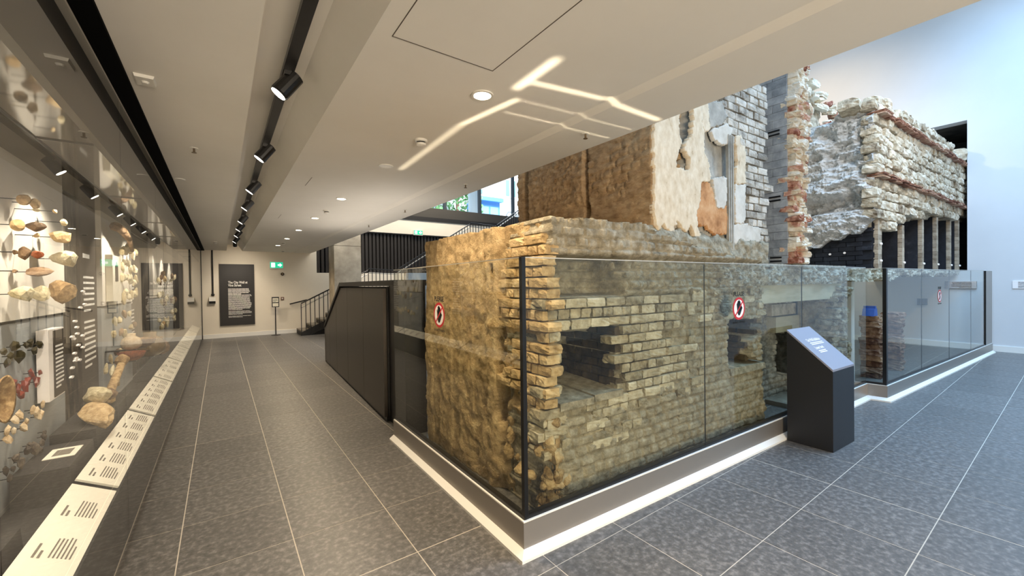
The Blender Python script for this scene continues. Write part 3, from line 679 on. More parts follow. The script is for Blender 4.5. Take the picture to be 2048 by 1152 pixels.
for (px, py_, w, hh, k, nm_, lab) in (
    (47, 399, 22, 22, 'tan', 'stone_fragment', 'pointed tan stone lump, top left on the white finds panel'), (69, 407, 18, 20, 'tan', 'stone_fragment', 'rounded tan stone right of the pointed lump on the white panel'), (73, 420, 12, 9, 'pale', 'stone_fragment', 'little pale chip just under the rounded tan stone'),
    (35, 450, 23, 24, 'tan', 'stone_fragment', 'domed tan stone at left of second row on white panel'), (71, 454, 34, 20, 'brown', 'stone_fragment', 'wide knobbly brown stone in second row on white panel'), (74, 471, 11, 10, 'tan', 'stone_fragment', 'little tan knob under the wide knobbly brown stone'),
    (30, 504, 9, 10, 'brown', 'stone_fragment', 'tiny dark brown chip at left of third row'), (50, 505, 20, 30, 'brown', 'stone_fragment', 'upright square brown tile fragment in third row'), (74, 508, 20, 18, 'red', 'brick_fragment', 'orange red brick fragment in third row on white panel'),
    (30, 542, 9, 9, 'brown', 'stone_fragment', 'tiny brown knob at left of fourth row'), (77, 544, 46, 17, 'brown', 'stone_fragment', 'long flat brown slab fragment in fourth row'), (45, 588, 40, 33, 'pale', 'stone_fragment', 'large pale boulder at bottom left of white panel'), (81, 587, 30, 31, 'pale', 'stone_fragment', 'large cream rock beside the pale boulder at panel foot'),
    (110, 423, 9, 8, 'tan', 'stone_fragment', 'tiny tan chip near the upper right of white panel')):
    find(nm_, R_(RK[k]), px, py_, w, hh, lab, 'stone fragment', 'stone finds on the white panel', X=-.90, dep=.10)
for (px, py_, w, hh, k, lab) in ((127, 445, 13, 14, 'pale', 'white triangular stone at the right edge of white panel'), (122, 475, 36, 25, 'tan', 'blocky yellow stone under the white triangular stone'), (130, 518, 46, 34, 'pale', 'pale carved block with a groove at panel edge'), (124, 580, 46, 54, 'tan', 'tall buff slab with ruled lines below the carved block')):
    find('stone_fragment', R_(RK[k]), px, py_, w, hh, lab, 'stone fragment', 'stone finds on the white panel', X=-.86, dep=.12)
rows = {'glaze': (6.4, 0, 620, [(50, 530, 10), (90, 680, 16), (140, 590, 12), (195, 470, 16), (265, 580, 20), (340, 450, 11), (395, 410, 14), (450, 510, 14), (515, 440, 13)], 'dark glazed pottery sherd in the top row on grey panel', 'dark glazed sherds'),
 'samian': (6.4, 0, 620, [(165, 930, 17), (230, 1000, 13), (270, 1080, 16), (320, 980, 15), (355, 910, 14), (400, 810, 15), (465, 920, 15), (515, 800, 8)], 'glossy red pottery sherd in the second row on grey panel', 'red pottery sherds'),
 'buff': (5.236, 0, 780, [(75, 430, 15), (85, 520, 16), (160, 320, 15), (140, 430, 10), (205, 275, 16), (250, 400, 15), (275, 330, 12), (340, 210, 12), (375, 230, 14), (400, 280, 14), (445, 150, 10), (430, 260, 13)], 'buff pottery sherd in the third row on grey panel', 'buff pottery sherds'),
 'greyp': (5.236, 0, 780, [(65, 850, 13), (100, 930, 13), (145, 820, 9), (175, 700, 13), (230, 750, 18), (290, 640, 14), (320, 580, 9), (370, 610, 19), (420, 640, 12), (440, 560, 11), (465, 490, 11), (470, 440, 7)], 'dark grey pottery sherd in the lowest row on grey panel', 'grey pottery sherds')}
for k, (sc, ox, oy, L_, lab, grp) in rows.items():
    for q_, (zx, zy, s_) in enumerate(sorted(L_)): find('pottery_sherd', R_(SH[k]), ox+zx/sc, oy+zy/sc, s_*1.45, s_*1.65, lab+f', {NTH[q_]} from the left', 'sherd', grp, X=-.955, dep=.025, rot=(random.uniform(-.7, .7), 0, random.uniform(-.3, .3)))
# white mural discs
k = 0
ds = MB().lathe((0, 0, 0), [(.5, -.02), (.45, .02)], 12, 'x'); ds_me = mkmesh('disc', ds.V, ds.F, M_signw)
for (zx, zy) in sorted(((268, 72), (380, 132), (402, 160), (402, 280), (350, 318), (290, 475), (310, 545), (315, 618), (378, 640), (258, 655), (275, 678), (330, 750), (380, 775), (285, 845), (302, 902), (292, 928), (340, 920), (260, 1012), (250, 1118)), key=lambda t: t[1]):
    k += 1; p = on_x(100+zx/5.76, 560+zy/5.76, -.97); place('white_disc', ds_me, p, None, scale=(.35, .085, .022), label=f'small white disc on the dark stone mural, {NTH[k-1]} from the top', cat='disc', group='white discs on the dark mural')
# small propped text panel
tp = thing('small_text_panel', (-.93, 4.25, .76), 'small dark text panel with white edge standing off the grey panel', 'panel')
a = on_x(97, 700, -.93)[1]; b = on_x(128, 700, -.93)[1]; z1 = on_x(112, 657, -.93)[2]; z0 = on_x(97, 806, -.93)[2]
box('body', (-.985, a, z0), (-.93, b, z1), M_signw, tp); box('face', (-.93, a+.09, z0+.01), (-.926, b, z1-.01), M_paneld, tp)
M = frame((-.926, 0, 0), (0, 1, 0), (0, 0, 1)); lines(tp, M, a+.12, b-.03, z1-.12, .028, 11, .012, M_white_ink); lines(tp, M, a+.14, b-.06, z0+.18, .03, 4, .008, M_ink, 'drawing')
# boxes, label and stones on the deck
def deckbox(x0, x1, y0, y1, z1, lab):
    t = MB().prism([(x0, .4), (x1, .4), (x1-.015, z1), (x0, z1)], 'y', y0, y1).build('display_plinth', M_box); return tag(t, lab, 'plinth')
deckbox(-.97, -.725, 3.45, 4.0, .60, 'low dark display plinth carrying a printed card in case'); deckbox(-.97, -.73, 4.1, 4.75, .64, 'dark display plinth under the big hollow tan stone'); deckbox(-.97, -.73, 4.85, 5.5, .62, 'dark display plinth under the long tan bone'); deckbox(-.97, -.73, 2.0, 2.75, .58, 'dark display plinth nearest the camera in the case')
cdp = thing('printed_card', (-.77, 3.85, .58), 'small printed card lying on the low dark plinth', 'card'); box('card', (-.90, 3.66, .602), (-.76, 3.86, .606), M_label, cdp); box('drawing', (-.87, 3.70, .6065), (-.79, 3.82, .607), M_ink, cdp)
sk = thing('hollow_stone', (-.78, 4.4, .62), 'big tan stone with a dark hollow on plinth in case', 'stone')
place('stone', rock_mesh('stone', M_tan, 5, 3, .5), (-.78, 4.32, .69), sk, rot=(.15, 0, .25), scale=(.2, .42, .16)); place('upper_stone', rock_mesh('upper_stone', M_pale, 9, 3, .5), (-.80, 4.5, .80), sk, rot=(-.5, 0, .2), scale=(.17, .28, .17)); place('hollow', rock_mesh('hollow', M_brown, 13, 2, .4), (-.735, 4.56, .79), sk, rot=(-.4, 0, .1), scale=(.1, .19, .08))
bn = thing('long_bone', (-.78, 5.1, .6), 'long tan bone lying beyond the hollow stone in case', 'bone')
bb = MB().tube((-.80, 4.85, .72), (-.78, 5.3, .92), .035, 10, .03); bb.build('shaft', M_tan, bn, smooth=True); place('joint', rock_mesh('joint', M_tan, 21, 2, .3), (-.78, 5.38, .95), bn, scale=(.12, .2, .12)); place('joint', rock_mesh('joint', M_tan, 22, 2, .3), (-.80, 4.82, .71), bn, scale=(.11, .14, .1))
# vessels seen farther along
def vessel(name, px, py_, Y, rad, prof, m, lab, cat, handle=False):
    X = -.80; p = on_y(px, py_, Y); z = p[2]
    t = thing(name, (X, Y, z), lab, cat); MB().lathe((X, Y, z), [(r*rad, h*rad) for r, h in prof], 18).build('body', m, t, smooth=True)
    if handle:
        hb = MB(); P = [(X, Y-rad*.9, z+rad*1.3), (X, Y-rad*1.5, z+rad*1.2), (X, Y-rad*1.55, z+rad*.6), (X, Y-rad*.95, z+rad*.4)]
        for a_, b_ in zip(P, P[1:]): hb.tube(a_, b_, rad*.1, 6)
        hb.build('handle', m, t)
JUG = [(.5, 0), (.9, .3), (1, .8), (.8, 1.3), (.4, 1.6), (.42, 1.9), (.3, 1.9)]; BOWL = [(.4, 0), (.8, .3), (1, .75), (.93, .75), (.6, .2)]
zz = .4
for (Y, rad, prof, m, z, lab, cat, hd) in ((6.0, .12, BOWL, M_redst, .86, 'shallow reddish bowl on bracket against the grey panel', 'bowl', False), (6.0, .09, JUG, M_buff, .98, 'little yellow pot standing over the reddish bowl', 'pot', False), (6.75, .14, BOWL, M_brown, .92, 'wide brown dish next to the reddish bowl', 'dish', False), (7.4, .17, JUG, M_pot, .72, 'round glazed brown jug with handle in case', 'jug', True), (8.3, .14, JUG, M_brown, .62, 'dark brown jar standing beyond the glazed jug', 'jar', False)):
    t = thing('pottery_vessel', (-.8, Y, z), lab, cat); MB().lathe((-.8, Y, z), [(r*rad, h_*rad) for r, h_ in prof], 20).build('body', m, t, smooth=True)
    box('bracket', (XB, Y-.04, z-.012), (-.76, Y+.04, z), M_black, t)
    if hd:
        hb = MB(); P = [(-.8, Y-rad*.7, z+rad*1.4), (-.8, Y-rad*1.4, z+rad*1.3), (-.8, Y-rad*1.5, z+rad*.7), (-.8, Y-rad*.95, z+rad*.5)]
        for a_, b_ in zip(P, P[1:]): hb.tube(a_, b_, rad*.1, 6)
        hb.build('handle', m, t)
dp = on_x(-6, 800, -.86); t = thing('pottery_dish', tuple(dp), 'large round tan dish cut by the left edge of the photo', 'dish')
MB().lathe(dp, [(.02, -.02), (.06, -.02), (.105, .02), (.112, .03), (.100, .026), (.055, -.008), (.01, -.008)], 28, 'x').build('body', M_tan, t, smooth=True); box('bracket', (XB, dp[1]-.01, dp[2]-.03), (dp[0]-.015, dp[1]+.01, dp[2]-.01), M_black, t)
# pale board with pot and the bone groups on the far finds panels
pb = thing('pale_tablet', (-.93, 6.15, 1.5), 'tall pale tablet with dark arched motif on second finds panel', 'tablet'); box('slab', (-.985, 5.98, 1.5), (-.93, 6.42, 2.0), M_label, pb); flat('arch_motif', [(0, 0), (.14, 0), (.14, .16), (.07, .22), (0, .16)], frame((-.93, 6.1, 1.72), (0, 1, 0), (0, 0, 1)), .004, M_paneld, pb)
fl = thing('horn_core', (-.85, 6.1, 2.2), 'dark curved horn near the top of the second finds panel', 'horn'); hb = MB(); P = [(-.9, 5.95, 2.3), (-.86, 6.1, 2.27), (-.84, 6.3, 2.2), (-.84, 6.5, 2.08)]
for a_, b_, r_ in zip(P, P[1:], (.05, .04, .025)): hb.tube(a_, b_, r_, 8, r_*.75)
hb.build('horn', M_brown, fl, smooth=True)
for i in range(26):
    y = 6.45+(i % 6)*.18+random.uniform(-.05, .05); z = 1.56+(i//6)*.18+random.uniform(-.04, .04); t = place('bone_fragment', R_(RK['bone']), (-.92, y, z), None, rot=(random.uniform(-1, 1), 0, 0), scale=(.05, random.uniform(.06, .11), random.uniform(.09, .17)), label=f'pale bone on white part of second finds panel, {NTH[i//6]} row up, {NTH[i%6]} from left', cat='bone', group='bones on the second finds panel')
for i in range(14):
    y = 6.0+(i % 5)*.3+random.uniform(-.08, .08); z = .95+(i//5)*.18+random.uniform(-.04, .04)
    place('bone_fragment', R_(RK['bone' if i % 3 else 'brown']), (-.93, y, z), None, rot=(random.uniform(-1, 1), 0, 0), scale=(.05, random.uniform(.05, .1), random.uniform(.07, .16)), label=f'bone on grey part of second finds panel, {NTH[i//5]} row up, {NTH[i%5]} from left', cat='bone', group='bones low on the second finds panel')
for i in range(7):
    y = 5.35+random.uniform(-.1, .45); place('bone_fragment', R_(RK['bone']), (-.88, y, .62+i*.055), None, rot=(random.uniform(-1.2, 1.2), 0, 0), scale=(.035, .035, random.uniform(.1, .17)), label=f'thin white bone before the dark text panel, {NTH[i]} from the bottom', cat='bone', group='thin bones before the dark text panel')
for i in range(40):
    y0_, n_ = ((9.8, 8) if i < 22 else (12.1, 6)); j = i if i < 22 else i-22
    y = y0_+(j % n_)*.2; z = 1.0+(j//n_)*.42+random.uniform(-.1, .1); place('find_fragment', R_(RK[R_(['bone', 'tan', 'pale', 'brown'])]), (-.92, y, z), None, rot=(random.uniform(-1, 1), 0, 0), scale=(.06, random.uniform(.08, .16), random.uniform(.1, .2)), label=f'find on {"third" if i < 22 else "farthest"} finds panel of the case, {NTH[j//n_]} row up, {NTH[j%n_]} from left', cat='find', group='finds on the third panel' if i < 22 else 'finds on the farthest panel')

# ================================================================= DARK CABINET (balustrade wall)
cb = thing('dark_cabinet', (1.75, 7, 0), 'dark bronze metal balustrade wall with sloping far end beside the glass', 'balustrade')
cA = np.array([1.58, 4.88]); cB = np.array([1.81, 9.49]); cd_ = (cB-cA)/np.linalg.norm(cB-cA); cn_ = np.array([cd_[1], -cd_[0]])
Lc = np.linalg.norm(cB-cA)
def cpt(s, off, z): p = cA+cd_*s+cn_*off; return (p[0], p[1], z)
def cprism(name, poly, o0, o1, m):
    n = len(poly); V = [cpt(s, o0, z) for s, z in poly]+[cpt(s, o1, z) for s, z in poly]
    return obj(name, V, [tuple(range(n)), tuple(range(n, 2*n))[::-1]]+[((i+1) % n, i, n+i, n+(i+1) % n) for i in range(n)], m, cb)
top = lambda s: 1.63 if s < 2.72 else 1.63-(s-2.72)*.46
seams = [0, 1.06, 2.17, 3.2, 4.0, Lc-.08]
for a, b in zip(seams, seams[1:]):
    poly = [(a+.004, .05), (b-.004, .05), (b-.004, top(b)-.03)]+([(2.72, 1.60)] if a < 2.72 < b else [])+[(a+.004, top(a)-.03)]
    cprism('panel', poly, 0, .04, M_cab)
cprism('core', [(-.02, .0), (Lc-.02, 0), (Lc-.02, top(Lc)-.02), (2.72, 1.62), (-.02, 1.62)], .04, .30, M_blackm)
cprism('cap', [(-.6, 1.63), (2.74, 1.63), (Lc, top(Lc)-.01), (Lc, top(Lc)+.05), (2.74, 1.695), (-.6, 1.695)], -.02, .32, M_blackm)
cprism('kick', [(-.02, 0), (Lc, 0), (Lc, .05), (-.02, .05)], .02, .30, M_black)
cprism('end_cover', [(Lc-.075, .02), (Lc, .02), (Lc, top(Lc)-.02), (Lc-.075, top(Lc)+.01)], -.005, .30, M_cab)
cprism('end_recess', [(-.62, 0), (-.02, 0), (-.02, 1.66), (-.62, 1.66)], .06, .30, M_black)

# ================================================================= GLASS BARRIER
gb = thing('glass_barrier', (3, 1.9, 0), 'frameless glass barrier on brushed metal plinth around the ruin', 'barrier')
C0 = np.array([1.403, 1.895]); CL = np.array([1.425, 4.26]); J1 = np.array([7.145, 1.667]); J2 = np.array([7.172, 1.47]); E1 = np.array([13.66, 1.094])
path = [CL, C0, J1, J2, E1]
def offs(d):
    out = []; n = len(path)
    for i, p in enumerate(path):
        ns = []
        if i > 0: t = path[i]-path[i-1]; t /= np.linalg.norm(t); ns.append(np.array([-t[1], t[0]]))
        if i < n-1: t = path[i+1]-path[i]; t /= np.linalg.norm(t); ns.append(np.array([-t[1], t[0]]))
        if len(ns) == 1: out.append(p+ns[0]*d)
        else: m_ = ns[0]+ns[1]; out.append(p+m_*(d/(1+ns[0]@ns[1])))
    return out
def strip(name, o0, o1, z0, z1, m, z0b=None):
    a = offs(o0); b = offs(o1)
    for i in range(len(path)-1):
        z0_ = z0
        V = [(*a[i], z0), (*a[i+1], z0), (*b[i+1], z0), (*b[i], z0), (*a[i], z1), (*a[i+1], z1), (*b[i+1], z1), (*b[i], z1)]
        obj(name, V, [(0, 3, 2, 1), (4, 5, 6, 7), (0, 1, 5, 4), (1, 2, 6, 5), (2, 3, 7, 6), (3, 0, 4, 7)], m, gb)
a = offs(0); b = offs(.045); c_ = offs(.10)
for i in range(4):   # flared white foot
    V = [(*a[i], 0), (*a[i+1], 0), (*c_[i+1], 0), (*c_[i], 0), (*a[i], .018), (*a[i+1], .018), (*c_[i+1], .05), (*c_[i], .05), (*b[i], .05), (*b[i+1], .05)]
    obj('foot_skirt', V, [(0, 3, 2, 1), (0, 1, 5, 4), (4, 5, 9, 8), (8, 9, 6, 7), (1, 2, 6, 9, 5), (3, 0, 4, 8, 7), (2, 3, 7, 6)], M_skirt, gb)
strip('plinth_face', .045, .11, .05, .205, M_alu); strip('plinth_edge', .047, .06, .205, .212, M_skirt); strip('glazing_channel', .062, .10, .19, .235, M_black)
gl = offs(.075)
def pane(p, q, z1=1.795):
    d = (q-p)/np.linalg.norm(q-p); MB().obox(p+d*.004, q-d*.004, .225, z1, -.006, .006).build('glass_pane', M_glass, gb); MB().obox(p+d*.004, q-d*.004, z1, z1+.006, -.006, .006).build('top_edge', M_handrail, gb)
pane(gl[1], gl[0])
d1 = (gl[2]-gl[1])/np.linalg.norm(gl[2]-gl[1]); js = [gl[1], gl[1]+d1*((3.379-gl[1][0])/d1[0]), gl[1]+d1*((5.252-gl[1][0])/d1[0]), gl[2]]
for p, q in zip(js, js[1:]): pane(p, q)
pane(gl[2], gl[3], 1.78)
d2 = (gl[4]-gl[3])/np.linalg.norm(gl[4]-gl[3]); js2 = [gl[3]]+[gl[3]+d2*((x-gl[3][0])/d2[0]) for x in (8.806, 10.362, 11.899, 13.1)]
for p, q in zip(js2, js2[1:]): pane(p, q, 1.78)
for p, q in (*zip(js[1:3], js[1:3]), *zip(js2[1:4], js2[1:4])): MB().tube((*p, .23), (*p, 1.78), .005, 6).build('joint_seal', M_black, gb)
MB().obox(gl[1]-np.array([.012, 0]), gl[1]+np.array([.016, 0]), .2, 1.8, -.016, .012).build('corner_post', M_black, gb)
MB().obox(gl[3]-d2*.02, gl[3]+d2*.03, .2, 1.782, -.02, .02).build('corner_post', M_black, gb)
MB().obox(js2[-1], gl[4], .2, 1.78, -.02, .02).build('end_panel', M_alu, gb); MB().obox(js2[-1]-d2*.03, js2[-1], .2, 1.78, -.02, .02).build('end_post', M_black, gb)
# warning stickers on the panes
def hand_poly(s):
    P = []
    def fing(x, y, L, w, a):
        c, si = math.cos(a), math.sin(a); q = [(-w, 0), (-w, L*.92), (-w*.5, L), (w*.5, L), (w, L*.92), (w, 0)]
        return [(x+c*u-si*v, y+si*u+c*v) for u, v in q]
    P += [(-.10, -.62), (-.24, -.45), (-.31, -.15)]
    P += fing(-.27, .05, .40, .048, .22)+fing(-.13, .10, .58, .052, .08)+fing(.02, .12, .66, .054, -.02)+fing(.16, .08, .56, .052, -.10)
    P += [(.24, -.12)]+fing(.29, -.25, .42, .06, -.62)+[(.24, -.48), (.12, -.62)]
    return [(x*s, y*s) for x, y in P]
def sticker(p, right, r=.105):
    nrm = np.cross(np.array([right[0], right[1], 0]), (0, 0, 1)); o = np.array(p)+nrm*.008
    M = frame(o, (right[0], right[1], 0), (0, 0, 1)); sh = lambda k: M@Matrix.Translation((0, 0, k))
    circ = lambda rr, n=40: [(rr*math.cos(2*PI*i/n), rr*math.sin(2*PI*i/n)) for i in range(n)]
    st_ = flat('warning_sticker', circ(r), M, .0008, M_red, gb, label='round red no-touch hand sticker')
    flat('white_disc', circ(r*.80), sh(.0009), .0005, M_signw, st_); flat('hand', hand_poly(r*.98), sh(.0015), .0005, M_signk, st_)
    w = r*.07; L = r*.82; c = math.cos(PI/4)
    flat('bar', [(-L*c-w*c, -L*c+w*c), (-L*c+w*c, -L*c-w*c), (L*c+w*c, L*c-w*c), (L*c-w*c, L*c+w*c)], sh(.0021), .0005, M_red, st_)
    text('please', 'PLEASE', .058, M_signk, st_, sh(0)@Matrix.Translation((0, r*1.27, 0)), .0005, 'CENTER', .0008); text('do_not_touch', 'DO NOT TOUCH', .026, M_signk, st_, sh(0)@Matrix.Translation((0, -r*1.22, 0)), .0005, 'CENTER')
gl0 = (gl[0]-gl[1])/np.linalg.norm(gl[0]-gl[1]); gn = lambda d: (-d[1], d[0])
p = on_v(880, 630, gl[1], gn(gl0)); sticker(p, -gl0)
p = on_v(1476, 617, gl[1], gn(d1)); sticker(p, d1)
p = on_v(1878, 592, gl[3], gn(d2)); sticker(p, d2)

# ================================================================= RUIN: lower brick mass
FA = np.array([1.80, 2.12]); ang = math.radians(-2.3); FD = np.array([math.cos(ang), math.sin(ang), 0]); FN = np.array([math.sin(ang), -math.cos(ang), 0])   # along, outwards(-Y)
ru = thing('brick_ruin', (3, 2.6, 0), 'low mass of ruined tan brickwork with niches behind the glass', 'ruin')
FO = np.array([FA[0], FA[1], 0])
N1 = [(.075, .80), (.10, 1.05), (.08, 1.30), (.42, 1.27), (.42, 1.315), (.74, 1.315), (.70, 1.08), (.76, .95), (.72, .80)]
N2 = [(2.27, .78), (2.25, 1.0), (2.29, 1.26), (2.90, 1.23), (2.92, 1.08), (2.72, 1.02), (2.68, .86), (2.80, .80), (2.95, .77), (2.95, .74)]
def front_d(u, z, B):
    d = .018*fbm(B*5, 4)+.012*fbm(B*19, 3)
    d = d+.035*(1-sm(z, .1, .8))*(.6+.4*fbm(B*3+5, 2))
    d = d+.04*sm(z, 1.82, 1.86)*(1+.5*fbm(B*9, 2))
    rec = sm(z, 1.53, 1.56)*(1-sm(z, 1.80, 1.84))*(1-sm(u+.08*vn(B*14), .68, .80)); d = d-.26*rec
    d = d+.03*sm(z, 1.50, 1.56)*(1-sm(z, 1.78, 1.85))*sm(u, .75, .85)*(fbm(B*16, 3)*1.5)
    bz = sm(z, .72, .80)*(1-sm(z, 1.52, 1.56))*(1-sm(u+.15*vn(B*5), 1.35, 1.75)); d = d-.035*bz
    ch = .04*vn(B*16); ch2 = .012*vn(B*30)
    wz = .012*vn(B*3.1); d = d-.028*joints(u+wz, z+wz, .0755, .215)*(.35+.65*sm(fbm(B*2.3+3, 2), -.25, .2))
    n1 = inpoly(u+ch2, z+ch2, N1) | inpoly(u+ch2, z+ch2, N2); d = np.where(n1, d*.3-.72, d)
    low = (z < .75)*(1-sm(u+.05*vn(B*9), .0, .14)); d = d-.16*low       # eroded corner foot
    d = d+.02*sm(u, 2.5, 2.9)*fbm(B*12, 3)
    return d
def front_keep(u, z):
    B = np.stack([u*3, z*3, u*0+3], -1); topz = np.interp(u, [0, .1, .98, 1.1, 1.6, 2.2, 2.95], [2.10, 2.10, 2.10, 2.06, 1.97, 1.90, 1.84])+.02*fbm(B*4, 3)
    e = (u > .015+.02*vn(B*7))
    r = u < 2.93+.03*vn(B*5)
    return (z < topz) & e & r
heightfield('front_masonry', FO, FD, FN, (0, 3.0), (0, 2.16), .0095, front_d, M_core, ru, front_keep, back=.5)
def side_d(u, z, B):     # u runs along +Y from the corner; outward is -X
    d = .028*fbm(B*3.2, 4)+.02*fbm(B*13, 4)
    edges = [.55, .72, .95, 1.22, 1.35, 1.62, 1.78]; hs = [0, .010, -.004, .006, -.004, .008, -.004, .004]
    s = np.zeros_like(u)
    for k, e in enumerate(edges): s = s+(hs[k+1]-hs[k])*sm(u+.01*vn(B*8), e-.008, e+.008)
    d = d+s
    bz = sm(z, .70, .76)*(1-sm(u+.05*vn(B*6), .50, .58)); d = d-.05*bz
    hol = inpoly(u+.03*vn(B*11), z+.03*vn(B*11+9), [(.48, 1.30), (.58, 1.30), (.60, .9), (.62, .55), (.50, .55), (.44, .82), (.52, 1.05)]); d = np.where(hol, d-.22, d)
    lowr = (1-sm(z+.08*vn(B*6), .55, .78))*(1-sm(u+.08*vn(B*7), .35, .62)); d = d-.13*lowr+lowr*.08*fbm(B*12, 3)
    hol2 = inpoly(u, z, [(.33, 1.92), (.45, 1.98), (.50, 1.86), (.40, 1.80)]) | inpoly(u, z, [(.62, 1.80), (.66, 1.80), (.66, 1.62), (.62, 1.62)]); d = np.where(hol2, d-.08, d)
    return d
def side_keep(u, z):
    B = np.stack([u*3, z*3, u*0+8], -1); return (z < 2.085+.012*fbm(B*4, 3)) & (u < 1.93+.012*vn(B*6))
SO = np.array([1.775, 2.13, 0]); heightfield('side_masonry', SO, (0, 1, 0), (-1, 0, 0), (0, 1.97), (0, 2.12), .0105, side_d, M_side, ru, side_keep, back=.10)
MB().prism([(2.15, 3.0), (4.68, 2.95), (4.68, 3.3), (2.3, 4.0), (1.96, 4.0), (1.96, 3.2)], 'z', 0, 2.02).build('core', M_core, ru)
# single bricks: front courses, then the lit brick ends of the side face
BR = [stone_mesh('brick', M_brick, 40+i, .09, .14) for i in range(10)]
def in_front(u, z):
    if inpoly(np.array([u]), np.array([z]), [(x, y) for x, y in N1])[0] or inpoly(np.array([u]), np.array([z]), N2)[0]: return False
    lim = 1.55+.25*math.sin(z*9)+.12*math.sin(z*31)+random.uniform(-.1, .5)*random.random(); low = .70+.10*math.sin(u*7)-random.random()**2*.35
    if z > 1.50: return u < .72 or u < 0
    return u < lim and z > low
n_ = lay(ru, BR, FO, FD, FN, (.02, 1.85), (.40, 1.53), .0755, in_front, depth=.12, jit=.013, limit=175, off=.006)
n_ += lay(ru, BR, FO, FD, FN, (1.6, 2.9), (1.26, 1.56), .0755, lambda u, z: random.random() < .55, depth=.12, jit=.008, limit=40, off=.008)
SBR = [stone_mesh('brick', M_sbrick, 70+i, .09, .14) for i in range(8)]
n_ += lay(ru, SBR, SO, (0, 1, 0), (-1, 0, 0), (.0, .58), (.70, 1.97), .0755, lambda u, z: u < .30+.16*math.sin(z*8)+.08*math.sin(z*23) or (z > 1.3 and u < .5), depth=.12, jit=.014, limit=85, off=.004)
n_ += lay(ru, BR, FO, FD, FN, (.0, .12), (.42, .75), .0755, lambda u, z: random.random() < .7, depth=.2, jit=.03, limit=14, off=-.02)
RB = rocks('rubble_stone', M_rubble, 6, amp=.5)
for k in range(90):
    z = abs(random.gauss(0, .32))+.04; s_ = random.uniform(.05, .13)
    if z > .85: continue
    if k % 2: p = (1.80+random.uniform(-.02, .14), 2.16+random.random()**1.3*.55, z)
    else: p = (1.80+random.random()*.16, 2.14+random.uniform(-.03, .06), z)
    place('rubble_stone', R_(RB), p, ru, rot=tuple(rng.uniform(0, 3, 3)), scale=(s_, s_*random.uniform(.7, 1), s_*random.uniform(.6, .9)))
print('bricks in ruin', n_)
M_shade = rough('shade_brick', [(.25, lin(44, 36, 26)), (.5, lin(78, 66, 48)), (.78, lin(110, 96, 72))], scale=10, bump=.8, bscale=50, dist=.015)  # dark bricks lining the niches, their shade put into the colour
SB = [stone_mesh('brick', M_shade, 700+i, .08, .1) for i in range(4)]
def fpt(u, off, z): p = FO+FD*u+FN*off; return (p[0], p[1], z)
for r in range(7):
    for q in range(3): place('shade_brick', SB[(r*2+q) % 4], fpt(.725+.008*math.sin(r*3+q), -.12-q*.2-(r % 2)*.07, .85+r*.068), ru, rot=(0, 0, ang+PI/2), scale=(.19, .06, .062))
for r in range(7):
    for q in range(3): place('shade_brick', SB[(r+q) % 4], fpt((2.885 if r > 3 else 2.69)+.01*math.sin(r*3+q), -.14-q*.2-(r % 2)*.07, .83+r*.064), ru, rot=(0, 0, ang+PI/2), scale=(.19, .06, .06))
    for q in range(3): place('shade_brick', SB[(r+q) % 4], fpt(2.38+q*.2-(r % 2)*.06, -.66, .83+r*.064), ru, rot=(0, 0, ang), scale=(.19, .08, .06))
# sill slabs of the two niches
def fpt(u, off, z): p = FO+FD*u+FN*off; return (p[0], p[1], z)
for (u0, u1, z) in ((.10, .42, .80), (.43, .73, .81)):
    V = [fpt(u0, .02, z-.05), fpt(u1, .02, z-.05), fpt(u1, -.7, z-.05), fpt(u0, -.7, z-.05), fpt(u0, .015, z), fpt(u1, .02, z), fpt(u1, -.7, z+.03), fpt(u0, -.7, z+.03)]
    obj('sill_brick', V, [(0, 3, 2, 1), (4, 5, 6, 7), (0, 1, 5, 4), (1, 2, 6, 5), (2, 3, 7, 6), (3, 0, 4, 7)], M_core, ru)
V = [fpt(2.28, .02, .70), fpt(2.96, .02, .70), fpt(2.96, -.7, .70), fpt(2.28, -.7, .70), fpt(2.28, .01, .77), fpt(2.96, .01, .76), fpt(2.96, -.7, .79), fpt(2.28, -.7, .79)]
obj('sill_brick', V, [(0, 3, 2, 1), (4, 5, 6, 7), (0, 1, 5, 4), (1, 2, 6, 5), (2, 3, 7, 6), (3, 0, 4, 7)], M_core, ru)

# ================================================================= ledge, beam and opening right of the ruin
lg = thing('concrete_ledge', (5.6, 2.2, 1.3), 'rough concrete ledge and lintel beam spanning the opening beside the brick ruin', 'ledge')
def slab(name, u0, u1, z0, z1, o0, o1, m, parent):
    V = [fpt(u0, o0, z0), fpt(u1, o0, z0), fpt(u1, o1, z0), fpt(u0, o1, z0), fpt(u0, o0, z1), fpt(u1, o0, z1), fpt(u1, o1, z1), fpt(u0, o1, z1)]
    return obj(name, V, [(3, 2, 1, 0), (4, 5, 6, 7), (0, 1, 5, 4), (1, 2, 6, 5), (2, 3, 7, 6), (3, 0, 4, 7)][::1], m, parent)
slab('lintel_beam', 2.80, 5.15, 1.385, 1.585, -.02, -.32, M_beam, lg)
heightfield('aggregate_band', FO, FD, FN, (2.1, 5.2), (1.585, 1.79), .012, lambda u, z, B: -.0+.07*fbm(B*13, 4)+.03*np.abs(fbm(B*30, 2))-.02*sm(z, 1.74, 1.79), M_agg, lg, None, back=.5, smooth=False)
slab('top_slab', 2.3, 5.25, 1.79, 1.825, .0, -1.3, M_agg, lg)
heightfield('stone_layers', FO, FD, FN, (5.15, 11.9), (1.60, 1.80), .02, lambda u, z, B: -.0+.05*fbm(B*np.array([5, 5, 24]), 4)+.03*fbm(B*14, 3), M_agg, lg, lambda u, z: z > 1.60+.10*sm(u, 6.5, 8)+.03*np.sin(u*5), back=.5, smooth=False)
